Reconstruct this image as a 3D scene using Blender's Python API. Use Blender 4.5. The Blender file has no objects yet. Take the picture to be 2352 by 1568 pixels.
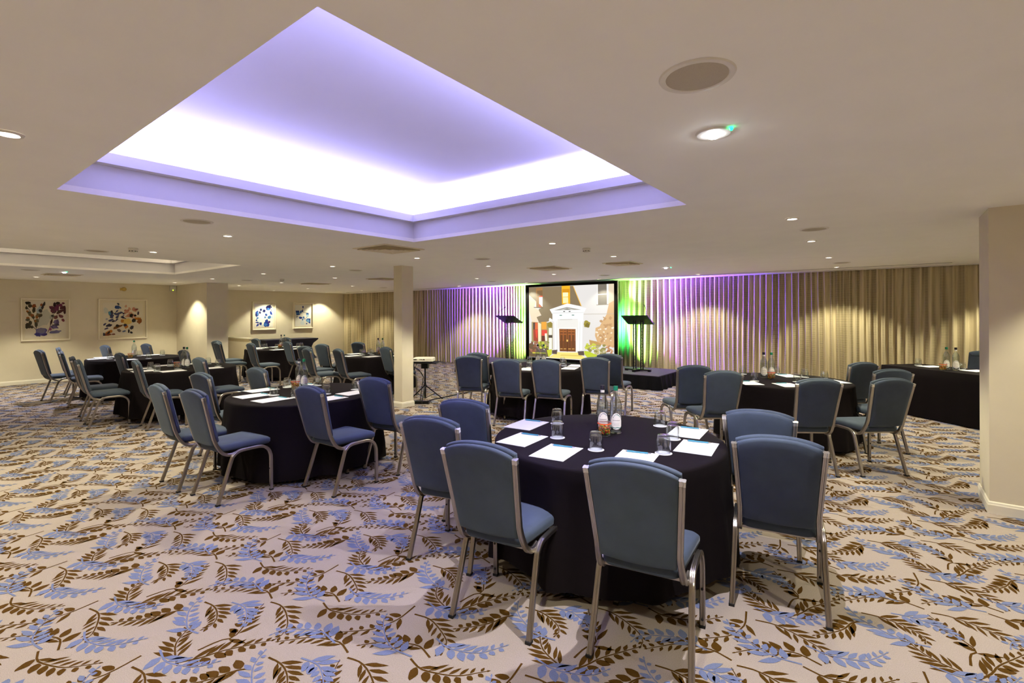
import bpy, math, random
from mathutils import Vector, Matrix
PI = math.pi
R = math.radians
sc = bpy.context.scene
COL = sc.collection
random.seed(7)

# ------------------------------------------------------------------ camera
H = 2.4277                       # ceiling height
YAW, ROLL = R(37.5009), 0.0037
cam_d = bpy.data.cameras.new('camera')
cam_d.sensor_width = 36.0
cam_d.lens = 1121.96 * 36.0 / 2352.0
cam_d.shift_y = -(784.0 - 719.94) / 2352.0
cam_d.clip_start = 0.05
cam_d.clip_end = 100
cam = bpy.data.objects.new('camera', cam_d)
COL.objects.link(cam)
cam.matrix_world = Matrix.Translation((0, 0, 1.6)) @ Matrix.Rotation(YAW, 4, 'Z') @ Matrix.Rotation(R(90), 4, 'X') @ Matrix.Rotation(-ROLL, 4, 'Z')
sc.camera = cam

# ------------------------------------------------------------------ world, exposure
w = bpy.data.worlds.new('world')
sc.world = w
w.use_nodes = True
w.node_tree.nodes['Background'].inputs[0].default_value = (0.9, 0.85, 0.8, 1)
w.node_tree.nodes['Background'].inputs[1].default_value = 0.15
sc.view_settings.view_transform = 'Standard'
sc.view_settings.look = 'None'
sc.view_settings.gamma = 1.0
sc.view_settings.use_curve_mapping = False
sc.view_settings.exposure = 0.45
cy = sc.cycles
cy.max_bounces = 9
cy.diffuse_bounces = 6
cy.glossy_bounces = 3
cy.transmission_bounces = 9
cy.transparent_max_bounces = 8
cy.caustics_reflective = False
cy.caustics_refractive = False
cy.sample_clamp_indirect = 6.0
cy.use_denoising = True

# ------------------------------------------------------------------ lights
SPOT_W = 142.0
WARM = (1.0, 0.93, 0.66)
# downlights seen in the photograph (on the ceiling grid)
DOWN = [(-3.17, 0.37), (-5.48, 2.25), (-7.63, 2.22), (-14.46, 2.1), (-14.45, 4.66), (-12.30, 4.72), (-14.62, 6.3),
        (-10.0, 4.78), (-12.46, 6.41), (-16.77, 8.37), (-14.64, 8.4), (-16.86, 10.4), (-9.92, 6.34), (-7.57, 4.79),
        (-12.42, 8.52), (-14.62, 10.4), (-5.5, 4.87), (-5.48, 6.47), (-7.61, 8.57), (-10.08, 10.56), (-7.67, 10.64),
        (-5.54, 8.67), (-5.51, 10.62), (-3.12, 4.85), (-3.14, 6.52), (-3.2, 10.7), (-0.66, 4.92), (-0.69, 6.59),
        (-0.69, 8.74), (-0.72, 10.66)]
# downlights of the same grid outside the frame
DOWN_OFF = [(-0.65, 0.37), (-5.5, 0.37), (-7.6, 0.3), (-14.4, 0.3), (-12.3, -1.6), (-10.0, -1.6), (-7.6, -1.6), (-5.4, -1.6),
            (-3.1, -1.6), (-0.65, -1.6), (1.72, 0.37), (1.72, 2.5), (1.62, 4.85), (1.7, -1.6), (1.6, 8.7), (1.6, 10.66),
            (1.6, 6.6)]
EMER = [(-0.63, 2.35, -0.515, 2.31), (-3.17, 8.71, -3.06, 8.74), (-12.42, 2.19, -12.29, 2.22)]


def spot(name, loc, energy, color, size, blend, target=None, radius=0.03, tall=1.0):
    d = bpy.data.lights.new(name, 'SPOT')
    d.energy = energy
    d.color = color
    d.spot_size = R(size)
    d.spot_blend = blend
    d.shadow_soft_size = radius
    o = bpy.data.objects.new(name, d)
    COL.objects.link(o)
    o.location = loc
    if target is not None:
        v = Vector(target) - Vector(loc)
        o.rotation_euler = v.to_track_quat('-Z', 'Y').to_euler()
    o.scale = (1, tall, 1)
    return o


for (x, y) in DOWN + DOWN_OFF:
    spot('downlight_lamp', (x, y, H - 0.012), SPOT_W, WARM, 104, 0.40, radius=0.035)
for (x, y, a, b) in EMER:
    spot('emergency_lamp', (x, y, H - 0.04), SPOT_W * 1.25, (0.95, 0.92, 1.0), 128, 0.7, radius=0.02)

# cove strip inside the lit ceiling recess (bluish white LED)
CX0, CX1, CY0, CY1 = -4.32, -1.213, 0.726, 3.778
COVE = (0.40, 0.39, 1.0)
ZL = H + 0.284


def area(name, loc, sx, sy, energy, color, rot):
    d = bpy.data.lights.new(name, 'AREA')
    d.shape = 'RECTANGLE'
    d.size, d.size_y = sx, sy
    d.energy = energy
    d.color = color
    o = bpy.data.objects.new(name, d)
    COL.objects.link(o)
    o.location = loc
    o.rotation_euler = rot
    return o


COVE_W = 92.0
LX, LY = CX1 - CX0, CY1 - CY0
mx, my = (CX0 + CX1) / 2, (CY0 + CY1) / 2
area('cove_strip_lamp', (mx, CY1 + 0.03, ZL), LX, 0.05, COVE_W, COVE, (R(180 - 32), 0, 0))
area('cove_strip_lamp', (mx, CY0 - 0.03, ZL), LX, 0.05, COVE_W, COVE, (R(180 + 32), 0, 0))
area('cove_strip_lamp', (CX0 - 0.03, my, ZL), 0.05, LY, COVE_W, COVE, (0, R(180 + 32), 0))
area('cove_strip_lamp', (CX1 + 0.03, my, ZL), 0.05, LY, COVE_W, COVE, (0, R(180 - 32), 0))

# weak warm strips added in the unlit left recess to brighten it
for (a, b, c, d) in ((-10.1, 3.76, 3.0, 0.05), (-10.1, 0.71, 3.0, 0.05), (-11.62, 2.235, 0.05, 3.0), (-8.575, 2.235, 0.05, 3.0)):
    area('cove_strip_lamp', (a, b, ZL), c, d, 13.0, (1.0, 0.86, 0.55), (R(180), 0, 0))

# coloured stage wash lamps standing behind the edges of the projection screen
for s, ex, f, g in ((1, -5.20, 1.0, 1.0), (-1, -7.88, 1.18, 1.0)):
    y = 11.0
    spot('wash_lamp_green', (ex - s * .12, 11.1, 1.3), 150 * g, (0.04, 1.0, 0.20), 130, 0.6, (ex - s * .05 + s * .4 * (f - 1), 11.47, 1.3), 0.05)
    spot('wash_lamp_lime', (ex, y, 0.9), 190 * g, (0.40, 1.0, 0.20), 70, 0.7, (ex + s * 0.42 * f, 11.47, 1.25), 0.03, 4.0)
    spot('wash_lamp_white', (ex, y, 2.05), 45 * g, (0.70, 1.0, 0.85), 76, 0.6, (ex + s * 0.45 * f, 11.47, 2.2), 0.03)
    spot('wash_lamp_magenta', (ex, y, 1.45), 1150 * g, (0.42, 0.04, 1.0), 31 - 4 * (f > 1), 0.8, (ex + s * 1.0 * f, 11.47, 1.6), 0.03, 4.2)
    spot('wash_lamp_violet', (ex, y, 1.4), 6000 * g, (0.15, 0.05, 1.0), 21 - 3 * (f > 1), 0.9, (ex + s * 1.65 * f, 11.47, 1.55), 0.03, 5.5)

# ------------------------------------------------------------------ materials


def lin(c):
    out = []
    for v in c:
        v = v / 255.0
        out.append(v / 12.92 if v <= 0.04045 else ((v + 0.055) / 1.055) ** 2.4)
    return (out[0], out[1], out[2], 1.0)


def mat(name, rgb, rough=0.6, metal=0.0, spec=0.5, noise=0.0, nscale=20.0, bump=0.0, bscale=60.0, sheen=0.0,
        sheen_tint=(1, 1, 1), emit=0.0, trans=0.0, ior=1.45, alpha=1.0, coat=0.0):
    m = bpy.data.materials.new(name)
    m.use_nodes = True
    nt = m.node_tree
    b = nt.nodes['Principled BSDF']
    c = lin(rgb)
    b.inputs['Base Color'].default_value = c
    b.inputs['Roughness'].default_value = rough
    b.inputs['Metallic'].default_value = metal
    b.inputs['Specular IOR Level'].default_value = spec
    b.inputs['IOR'].default_value = ior
    if sheen:
        b.inputs['Sheen Weight'].default_value = sheen
        b.inputs['Sheen Roughness'].default_value = 0.35
        b.inputs['Sheen Tint'].default_value = (*sheen_tint, 1)
    if trans:
        b.inputs['Transmission Weight'].default_value = trans
    if coat:
        b.inputs['Coat Weight'].default_value = coat
    if emit:
        b.inputs['Emission Color'].default_value = c
        b.inputs['Emission Strength'].default_value = emit
    if alpha < 1:
        b.inputs['Alpha'].default_value = alpha
    if noise or bump:
        tc = nt.nodes.new('ShaderNodeTexCoord')
    if noise:
        n = nt.nodes.new('ShaderNodeTexNoise')
        n.inputs['Scale'].default_value = nscale
        n.inputs['Detail'].default_value = 4
        nt.links.new(tc.outputs['Object'], n.inputs['Vector'])
        r = nt.nodes.new('ShaderNodeValToRGB')
        r.color_ramp.elements[0].position = 0.3
        r.color_ramp.elements[1].position = 0.7
        r.color_ramp.elements[0].color = tuple(v * (1 - noise) for v in c[:3]) + (1,)
        r.color_ramp.elements[1].color = tuple(min(1, v * (1 + noise)) for v in c[:3]) + (1,)
        nt.links.new(n.outputs['Fac'], r.inputs['Fac'])
        nt.links.new(r.outputs['Color'], b.inputs['Base Color'])
    if bump:
        n2 = nt.nodes.new('ShaderNodeTexNoise')
        n2.inputs['Scale'].default_value = bscale
        n2.inputs['Detail'].default_value = 3
        nt.links.new(tc.outputs['Object'], n2.inputs['Vector'])
        bp = nt.nodes.new('ShaderNodeBump')
        bp.inputs['Strength'].default_value = bump
        bp.inputs['Distance'].default_value = 0.01
        nt.links.new(n2.outputs['Fac'], bp.inputs['Height'])
        nt.links.new(bp.outputs['Normal'], b.inputs['Normal'])
    return m


M_CEIL = mat('ceiling_paint', (249, 247, 242), 0.85, noise=0.015, nscale=3)
M_COVE = mat('cove_paint', (216, 214, 216), 0.8, noise=0.01, nscale=3)
M_WALL = mat('wall_paint', (218, 209, 186), 0.8, noise=0.02, nscale=5, bump=0.03, bscale=180)
M_TRIM = mat('trim_gloss', (228, 222, 205), 0.45, noise=0.01)
M_CARPET = mat('carpet_pile', (159, 147, 137), 0.95, spec=0.1, noise=0.16, nscale=260, bump=0.5, bscale=420, sheen=0.1)
M_LEAFB = mat('carpet_brown_pile', (74, 50, 10), 0.95, spec=0.1, noise=0.22, nscale=260, bump=0.4, bscale=420)
M_LEAFC = mat('carpet_blue_pile', (104, 113, 144), 0.95, spec=0.1, noise=0.14, nscale=260, bump=0.4, bscale=420)
M_VELVET = mat('blue_velvet', (66, 76, 88), 0.75, spec=0.2, noise=0.10, nscale=9, bump=0.06, bscale=260, sheen=0.14, sheen_tint=(0.82, 0.92, 1.0))
M_ALU = mat('brushed_aluminium', (168, 161, 152), 0.30, 1.0, noise=0.05, nscale=14)
M_ALUC = mat('aluminium_cap', (214, 212, 210), 0.22, 0.9, noise=0.03)
M_RUB = mat('black_rubber', (16, 16, 17), 0.6, noise=0.1)
M_CLOTH = mat('aubergine_linen', (17, 11, 13), 0.85, spec=0.15, noise=0.10, nscale=30, bump=0.05, bscale=500)
M_CLOTHK = mat('black_linen', (28, 20, 24), 0.8, spec=0.25, noise=0.10, nscale=30, bump=0.05, bscale=500, sheen=0.12)
M_NAVY = mat('navy_spandex', (22, 20, 48), 0.7, noise=0.08, nscale=15, sheen=0.1)
M_WOODT = mat('table_ply', (120, 92, 60), 0.6, noise=0.2, nscale=8)
M_PAPER = mat('white_paper', (240, 240, 244), 0.7, noise=0.01)
M_PEN = mat('teal_plastic', (70, 140, 160), 0.35, noise=0.03)
M_CAPK = mat('black_cap', (26, 22, 32), 0.4, noise=0.05)
M_CAPG = mat('green_cap', (10, 110, 76), 0.4, noise=0.05)
M_LABEL = mat('label_paper', (236, 232, 226), 0.6, noise=0.01)
M_INKB = mat('label_blue_ink', (52, 78, 130), 0.6, noise=0.05)
M_INKG = mat('label_green_ink', (22, 116, 104), 0.6, noise=0.05)
M_INKN = mat('label_grey_ink', (120, 112, 110), 0.6, noise=0.05)
M_SEAL = mat('orange_rubber_seal', (240, 88, 20), 0.5, noise=0.05)
M_WIRE = mat('steel_wire', (200, 200, 205), 0.25, 1.0, noise=0.03)
M_SWR = mat('red_sweet', (205, 40, 24), 0.3, noise=0.1)
M_SWO = mat('orange_sweet', (235, 120, 20), 0.3, noise=0.1)
M_SWY = mat('yellow_sweet', (238, 190, 40), 0.3, noise=0.1)
M_SWG = mat('green_sweet', (96, 140, 30), 0.3, noise=0.1)
M_BLKM = mat('black_metal', (14, 14, 16), 0.4, 0.3, noise=0.1)
M_BLKF = mat('black_fabric', (12, 11, 12), 0.9, spec=0.15, noise=0.2, nscale=25, bump=0.1, bscale=40)
M_STAGE = mat('stage_carpet', (70, 66, 74), 0.9, spec=0.15, noise=0.15, nscale=200, bump=0.2, bscale=400)
M_FRAMEP = mat('cream_frame', (236, 228, 206), 0.5, noise=0.02)
M_MOUNT = mat('mount_board', (226, 216, 190), 0.8, noise=0.01)
M_ARTP = mat('art_paper', (228, 220, 200), 0.8, noise=0.01)
M_ARTW = mat('art_paper_white', (236, 236, 230), 0.8, noise=0.01)
M_PROJ = mat('cream_plastic', (236, 230, 214), 0.45, noise=0.02)
M_GRILLE = mat('speaker_grille', (190, 180, 160), 0.8, noise=0.06, nscale=300, bump=0.3, bscale=700)
M_WHITEP = mat('white_plastic', (228, 224, 216), 0.45, noise=0.02)
M_DARKSLOT = mat('dark_slot', (60, 50, 38), 0.8, noise=0.1)
M_DUCT = mat('duct_shade', (168, 152, 118), 0.8, noise=0.1)
M_VENT = mat('vent_metal', (236, 226, 200), 0.5, noise=0.03)
M_LAMP = mat('lamp_lens', (255, 246, 232), 0.5, emit=14.0)
M_LAMPC = mat('lamp_lens_cool', (240, 245, 255), 0.5, emit=60.0)
M_LEDG = mat('green_led', (20, 255, 150), 0.5, emit=6.0)
M_LEDY = mat('lime_led', (190, 255, 20), 0.5, emit=3.0)
M_BRASS = mat('sensor_brass', (206, 178, 96), 0.5, noise=0.05)



def thin_glass(name, base, edge, power, tint=(1, 1, 1)):
    """clear thin-walled glass: see-through face on, mirror-like at grazing angles"""
    m = bpy.data.materials.new(name)
    m.use_nodes = True
    nt = m.node_tree
    nt.nodes.clear()
    o = nt.nodes.new('ShaderNodeOutputMaterial')
    mx_ = nt.nodes.new('ShaderNodeMixShader')
    tr = nt.nodes.new('ShaderNodeBsdfTransparent')
    tr.inputs['Color'].default_value = (*tint, 1)
    gl = nt.nodes.new('ShaderNodeBsdfGlossy')
    gl.inputs['Roughness'].default_value = 0.03
    lw_ = nt.nodes.new('ShaderNodeLayerWeight')
    lw_.inputs['Blend'].default_value = 0.5
    pw = nt.nodes.new('ShaderNodeMath')
    pw.operation = 'POWER'
    pw.inputs[1].default_value = power
    ml = nt.nodes.new('ShaderNodeMath')
    ml.operation = 'MULTIPLY_ADD'
    ml.inputs[1].default_value = edge
    ml.inputs[2].default_value = base
    nt.links.new(lw_.outputs['Facing'], pw.inputs[0])
    nt.links.new(pw.outputs[0], ml.inputs[0])
    nt.links.new(ml.outputs[0], mx_.inputs[0])
    nt.links.new(tr.outputs[0], mx_.inputs[1])
    nt.links.new(gl.outputs[0], mx_.inputs[2])
    nt.links.new(mx_.outputs[0], o.inputs[0])
    return m


M_PANE = thin_glass('picture_glazing', 0.03, 0.5, 5.0)
M_GLASS = thin_glass('clear_glass', 0.09, 0.75, 2.4, (0.97, 0.99, 0.99))
M_WATER = thin_glass('water', 0.03, 0.4, 3.0, (0.95, 0.98, 1.0))

# curtain: satin fabric with narrow woven horizontal ribs
M_CURT = mat('satin_curtain', (196, 184, 158), 0.42, spec=0.5, sheen=0.15)
_nt = M_CURT.node_tree
_b = _nt.nodes['Principled BSDF']
_tc = _nt.nodes.new('ShaderNodeTexCoord')
_wv = _nt.nodes.new('ShaderNodeTexWave')
_wv.wave_type = 'BANDS'
_wv.bands_direction = 'Z'
_wv.inputs['Scale'].default_value = 15.5
_wv.inputs['Distortion'].default_value = 0.0
_nt.links.new(_tc.outputs['Object'], _wv.inputs['Vector'])
_n = _nt.nodes.new('ShaderNodeTexNoise')
_n.inputs['Scale'].default_value = 2.2
_mp = _nt.nodes.new('ShaderNodeMapping')
_mp.inputs['Scale'].default_value = (7.0, 1.0, 0.12)
_nt.links.new(_tc.outputs['Object'], _mp.inputs['Vector'])
_nt.links.new(_mp.outputs['Vector'], _n.inputs['Vector'])
_cr = _nt.nodes.new('ShaderNodeValToRGB')
_cr.color_ramp.elements[0].position = 0.42
_cr.color_ramp.elements[1].position = 0.58
_nt.links.new(_n.outputs['Fac'], _cr.inputs['Fac'])
_mm = _nt.nodes.new('ShaderNodeMath')
_mm.operation = 'MULTIPLY'
_nt.links.new(_wv.outputs['Fac'], _mm.inputs[0])
_nt.links.new(_cr.outputs['Color'], _mm.inputs[1])
_mixc = _nt.nodes.new('ShaderNodeMix')
_mixc.data_type = 'RGBA'
_mixc.inputs[6].default_value = lin((208, 194, 158))
_mixc.inputs[7].default_value = lin((104, 90, 62))
_nt.links.new(_mm.outputs[0], _mixc.inputs[0])
_nt.links.new(_mixc.outputs[2], _b.inputs['Base Color'])


_flat = {}


def flat(rgb, emit=0.0):
    k = (rgb, emit)
    if k not in _flat:
        _flat[k] = mat('print_%d_%d_%d' % rgb if not emit else 'projected_%d_%d_%d' % rgb, rgb, 0.8, spec=0.1, emit=emit)
        if emit:
            _flat[k].node_tree.nodes['Principled BSDF'].inputs['Base Color'].default_value = (0.05, 0.05, 0.05, 1)
    return _flat[k]


# ------------------------------------------------------------------ mesh helpers


class MB:
    def __init__(self):
        self.v, self.f, self.m = [], [], []

    def quad_ring(self, a, b, mi=0, closed=True):
        n = len(a)
        for i in range(n if closed else n - 1):
            j = (i + 1) % n
            self.f.append((a[i], a[j], b[j], b[i]))
            self.m.append(mi)

    def ring(self, pts):
        s = len(self.v)
        self.v += [tuple(p) for p in pts]
        return list(range(s, s + len(pts)))

    def cap(self, r, mi=0, flip=False):
        self.f.append(tuple(reversed(r)) if flip else tuple(r))
        self.m.append(mi)

    def box(self, x0, x1, y0, y1, z0, z1, mi=0):
        a = self.ring([(x0, y0, z0), (x1, y0, z0), (x1, y1, z0), (x0, y1, z0)])
        b = self.ring([(x0, y0, z1), (x1, y0, z1), (x1, y1, z1), (x0, y1, z1)])
        self.quad_ring(a, b, mi)
        self.cap(a, mi, True)
        self.cap(b, mi)

    def obox(self, c, ux, uy, hx, hy, z0, z1, mi=0):
        P = []
        for sx, sy in ((-1, -1), (1, -1), (1, 1), (-1, 1)):
            P.append((c[0] + ux[0] * hx * sx + uy[0] * hy * sy, c[1] + ux[1] * hx * sx + uy[1] * hy * sy))
        a = self.ring([(x, y, z0) for x, y in P])
        b = self.ring([(x, y, z1) for x, y in P])
        self.quad_ring(a, b, mi)
        self.cap(a, mi, True)
        self.cap(b, mi)

    def lathe(self, prof, n=24, c=(0, 0), mi=0, close0=True, close1=True):
        rings = []
        for (r, z) in prof:
            if r < 1e-6:
                rings.append(self.ring([(c[0], c[1], z)]))
            else:
                rings.append(self.ring([(c[0] + r * math.cos(2 * PI * i / n), c[1] + r * math.sin(2 * PI * i / n), z) for i in range(n)]))
        for a, b in zip(rings, rings[1:]):
            if len(a) == 1 and len(b) == 1:
                continue
            if len(a) == 1:
                for i in range(n):
                    self.f.append((a[0], b[(i + 1) % n], b[i]))
                    self.m.append(mi)
            elif len(b) == 1:
                for i in range(n):
                    self.f.append((a[i], a[(i + 1) % n], b[0]))
                    self.m.append(mi)
            else:
                self.quad_ring(a, b, mi)
        if close0 and len(rings[0]) > 1:
            self.cap(rings[0], mi, True)
        if close1 and len(rings[-1]) > 1:
            self.cap(rings[-1], mi)

    def tube(self, pts, r, n=8, mi=0):
        pts = [Vector(p) for p in pts]
        prev = None
        up = Vector((0, 0, 1))
        for i, p in enumerate(pts):
            t = (pts[min(i + 1, len(pts) - 1)] - pts[max(i - 1, 0)]).normalized()
            u = up if abs(t.dot(up)) < 0.95 else Vector((1, 0, 0))
            a = t.cross(u).normalized()
            b = t.cross(a)
            rr = r[i] if isinstance(r, (list, tuple)) else r
            cur = self.ring([p + a * (rr * math.cos(2 * PI * k / n)) + b * (rr * math.sin(2 * PI * k / n)) for k in range(n)])
            if prev:
                self.quad_ring(prev, cur, mi)
            else:
                self.cap(cur, mi, True)
            prev = cur
        self.cap(prev, mi)

    def sweep(self, pts, prof, lat=(1, 0, 0), mi=0):
        """prof: (a along lat, b along in-plane normal)"""
        pts = [Vector(p) for p in pts]
        L0 = Vector(lat)
        prev = None
        for i, p in enumerate(pts):
            t = (pts[min(i + 1, len(pts) - 1)] - pts[max(i - 1, 0)]).normalized()
            L = (L0 - t * L0.dot(t)).normalized()
            nrm = L.cross(t)
            cur = self.ring([p + L * a + nrm * b for a, b in prof])
            if prev:
                self.quad_ring(prev, cur, mi)
            else:
                self.cap(cur, mi, True)
            prev = cur
        self.cap(prev, mi)

    def poly(self, pts, mi=0):
        self.cap(self.ring(pts), mi)

    def mesh(self, name, mats, smooth=True, angle=35):
        me = bpy.data.meshes.new(name)
        me.from_pydata(self.v, [], self.f)
        for m in mats:
            me.materials.append(m)
        me.polygons.foreach_set('material_index', self.m)
        me.polygons.foreach_set('use_smooth', [smooth] * len(self.f))
        if smooth:
            me.set_sharp_from_angle(angle=R(angle))
        me.update()
        return me

    def build(self, name, mats, parent=None, smooth=True, angle=35):
        if not isinstance(mats, (list, tuple)):
            mats = [mats]
        return link(name, self.mesh(name, mats, smooth, angle), parent)


def link(name, me, parent=None):
    o = bpy.data.objects.new(name, me)
    COL.objects.link(o)
    if parent is not None:
        o.parent = parent
    return o


def tag(o, label=None, cat=None, group=None, kind=None):
    if label:
        o['label'] = label
    if cat:
        o['category'] = cat
    if group:
        o['group'] = group
    if kind:
        o['kind'] = kind
    return o


def thing(name, label, cat, loc=(0, 0, 0), rz=0.0, group=None):
    o = bpy.data.objects.new(name, None)
    o.empty_display_size = 0.1
    COL.objects.link(o)
    o.location = loc
    o.rotation_euler = (0, 0, rz)
    return tag(o, label, cat, group)


def copy_tree(o, parent=None):
    c = o.copy()
    COL.objects.link(c)
    if parent is not None:
        c.parent = parent
    for ch in list(o.children):
        copy_tree(ch, c)
    return c


def struct(o):
    o['kind'] = 'structure'
    return o


ORD = ['first', 'second', 'third', 'fourth', 'fifth', 'sixth', 'seventh', 'eighth', 'ninth', 'tenth', 'eleventh', 'twelfth',
       'thirteenth', 'fourteenth', 'fifteenth', 'sixteenth', 'seventeenth', 'eighteenth', 'nineteenth', 'twentieth',
       'twenty-first', 'twenty-second', 'twenty-third', 'twenty-fourth', 'twenty-fifth', 'twenty-sixth', 'twenty-seventh',
       'twenty-eighth', 'twenty-ninth', 'thirtieth', 'thirty-first']


def across(x, y):
    """bearing across the photograph, used only to name things in left-to-right order"""
    d = -math.sin(YAW) * x + math.cos(YAW) * y
    return (math.cos(YAW) * x + math.sin(YAW) * y) / max(d, 0.01)


def smooth_path(ctrl, n=5):
    """Catmull-Rom through control points"""
    P = [Vector(p) for p in ctrl]
    P = [P[0] * 2 - P[1]] + P + [P[-1] * 2 - P[-2]]
    out = []
    for i in range(1, len(P) - 2):
        for k in range(n):
            t = k / n
            a, b, c, d = P[i - 1], P[i], P[i + 1], P[i + 2]
            out.append(0.5 * ((2 * b) + (c - a) * t + (2 * a - 5 * b + 4 * c - d) * t * t + (3 * b - a - 3 * c + d) * t ** 3))
    out.append(P[-2])
    return out

# ================================================================== STRUCTURE
XL, XL2 = -15.92, -17.333        # the two left walls
XR, YB, YF = 3.6, -3.6, 11.62    # right, rear, curtain wall
REC = [(CX0, CX1, CY0, CY1), (-11.60, -8.595, 0.73, 3.74)]

# ---- ceiling slab with two rectangular openings
mb = MB()
xb = [-17.6, -11.60, -8.595, CX0, CX1, 3.8]
yb = [-3.8, 0.728, 3.76, 11.8]
yb2 = {1: (0.73, 3.74), 3: (CY0, CY1)}
for i in range(5):
    if i in yb2:
        lo, hi = yb2[i]
        mb.box(xb[i], xb[i + 1], yb[0], lo, H, H + 0.04)
        mb.box(xb[i], xb[i + 1], hi, yb[3], H, H + 0.04)
    else:
        mb.box(xb[i], xb[i + 1], yb[0], yb[3], H, H + 0.04)
ceiling = struct(mb.build('ceiling', M_CEIL, smooth=False))
tag(ceiling, 'white painted ceiling with two square recesses over the room', 'ceiling')


def ring_box(mb, x0, x1, y0, y1, t, z0, z1):
    """rectangular ring, inner edge given, t wide outwards"""
    mb.box(x0 - t, x1 + t, y0 - t, y0, z0, z1)
    mb.box(x0 - t, x1 + t, y1, y1 + t, z0, z1)
    mb.box(x0 - t, x0, y0, y1, z0, z1)
    mb.box(x1, x1 + t, y0, y1, z0, z1)


for (x0, x1, y0, y1) in REC:
    mb = MB()
    ring_box(mb, x0, x1, y0, y1, 0.03, H + 0.04, H + 0.215)
    mb.build('recess_fascia', M_COVE, ceiling, smooth=False)
    mb = MB()
    ring_box(mb, x0 + 0.075, x1 - 0.075, y0 + 0.075, y1 - 0.075, 0.19, H + 0.215, H + 0.228)
    ring_box(mb, x0 + 0.075, x1 - 0.075, y0 + 0.075, y1 - 0.075, 0.016, H + 0.228, H + 0.292)
    mb.build('cove_lip', M_COVE, ceiling, smooth=False)
    mb = MB()
    ring_box(mb, x0 - 0.10, x1 + 0.10, y0 - 0.10, y1 + 0.10, 0.03, H + 0.228, H + 0.50)
    mb.box(x0 - 0.13, x1 + 0.13, y0 - 0.13, y1 + 0.13, H + 0.50, H + 0.53)
    mb.build('recess_top', M_COVE, ceiling, smooth=False)

# ---- carpet: base pile with tufted brown and blue leaf sprays woven in
mb = MB()
mb.box(-17.7, 3.8, -3.8, 11.8, -0.05, 0.0, 0)
LENS = [(0.0, 0.05), (0.10, 0.42), (0.26, 0.86), (0.44, 1.0), (0.60, 0.86), (0.78, 0.56), (1.0, 0.0)]
OVAL = [(0.0, 0.08), (0.10, 0.55), (0.28, 0.95), (0.48, 1.0), (0.68, 0.82), (0.86, 0.45), (1.0, 0.0)]


def leaf(mb, x, y, a, ln, wd, z, mi, prof, rng):
    ca, sa = math.cos(a), math.sin(a)
    up = [(t * ln, 0.5 * wd * h * rng.uniform(0.86, 1.14)) for t, h in prof]
    dn = [(t * ln, -0.5 * wd * h * rng.uniform(0.86, 1.14)) for t, h in prof]
    pts = up[:-1] + [(ln, 0)] + list(reversed(dn[:-1]))
    mb.poly([(x + ca * u - sa * v, y + sa * u + ca * v, z) for u, v in reversed(pts)], mi)


def spray(mb, kind, path, z, mi, rng):
    """one woven sprig: a curved stem with pairs of leaves, lens-shaped on its left, oval on its right"""
    st = smooth_path([(x, y, 0) for x, y in path], 6)
    ln = [0.0]
    for p, q in zip(st, st[1:]):
        ln.append(ln[-1] + (q - p).length)
    T = ln[-1]

    def at(t):
        d = t * T
        for i in range(len(st) - 1):
            if ln[i + 1] >= d or i == len(st) - 2:
                k = (d - ln[i]) / max(1e-6, ln[i + 1] - ln[i])
                p = st[i].lerp(st[i + 1], k)
                v = st[i + 1] - st[i]
                return p.x, p.y, math.atan2(v.y, v.x)
    N = 12
    for i in range(N):
        p, q = at(i / N), at((i + 1) / N)
        w0, w1 = 0.0052 - 0.003 * i / N, 0.0052 - 0.003 * (i + 1) / N
        mb.poly([(p[0] + math.sin(p[2]) * w0, p[1] - math.cos(p[2]) * w0, z), (q[0] + math.sin(q[2]) * w1, q[1] - math.cos(q[2]) * w1, z),
                 (q[0] - math.sin(q[2]) * w1, q[1] + math.cos(q[2]) * w1, z), (p[0] - math.sin(p[2]) * w0, p[1] + math.cos(p[2]) * w0, z)], mi)
    n = {'n': 7, 'o': 7, 'd': 6, 'h': 7, 'b': 7, 'f': 6, 'k': 7}[kind]
    t0 = {'n': 0.22, 'o': 0.17, 'd': 0.26, 'h': 0.14, 'b': 0.17, 'f': 0.32, 'k': 0.12}[kind]
    tot = sum((at((i + 1) / N)[2] - at(i / N)[2] + PI) % (2 * PI) - PI for i in range(N - 1))
    for k in range(n):
        t = t0 + (0.97 - t0) * k / (n - 0.5)
        g = 1 - 0.70 * (k / (n - 1)) ** 1.15
        for s in (1, -1):
            x, y, a = at(min(1, t + (0.02 if s > 0 else -0.012)))
            if kind == 'n' or s == (-1 if kind == 'f' else 1):
                l, wd, pf, da = 0.112 * g, 0.026 * (0.55 + 0.45 * g), LENS, 0.62
                if kind == 'b':
                    wd *= 1.3
            else:
                l, wd, pf, da = 0.070 * g + 0.009, 0.043 * (0.35 + 0.65 * g), OVAL, 0.95
            if kind == 'd' and s > 0:
                l *= 0.85
            l *= rng.uniform(0.9, 1.1)
            da = s * da * rng.uniform(0.9, 1.1)
            if s * tot > 0.4:
                wd *= 0.8
                l *= 0.86
                da *= 1.25
            off = 0.008
            leaf(mb, x + math.cos(a + da) * off, y + math.sin(a + da) * off, a + da, l, wd, z, mi, pf, rng)
    x, y, a = at(1.0)
    leaf(mb, x, y, a, 0.022, 0.009, z, mi, LENS, rng)


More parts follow.
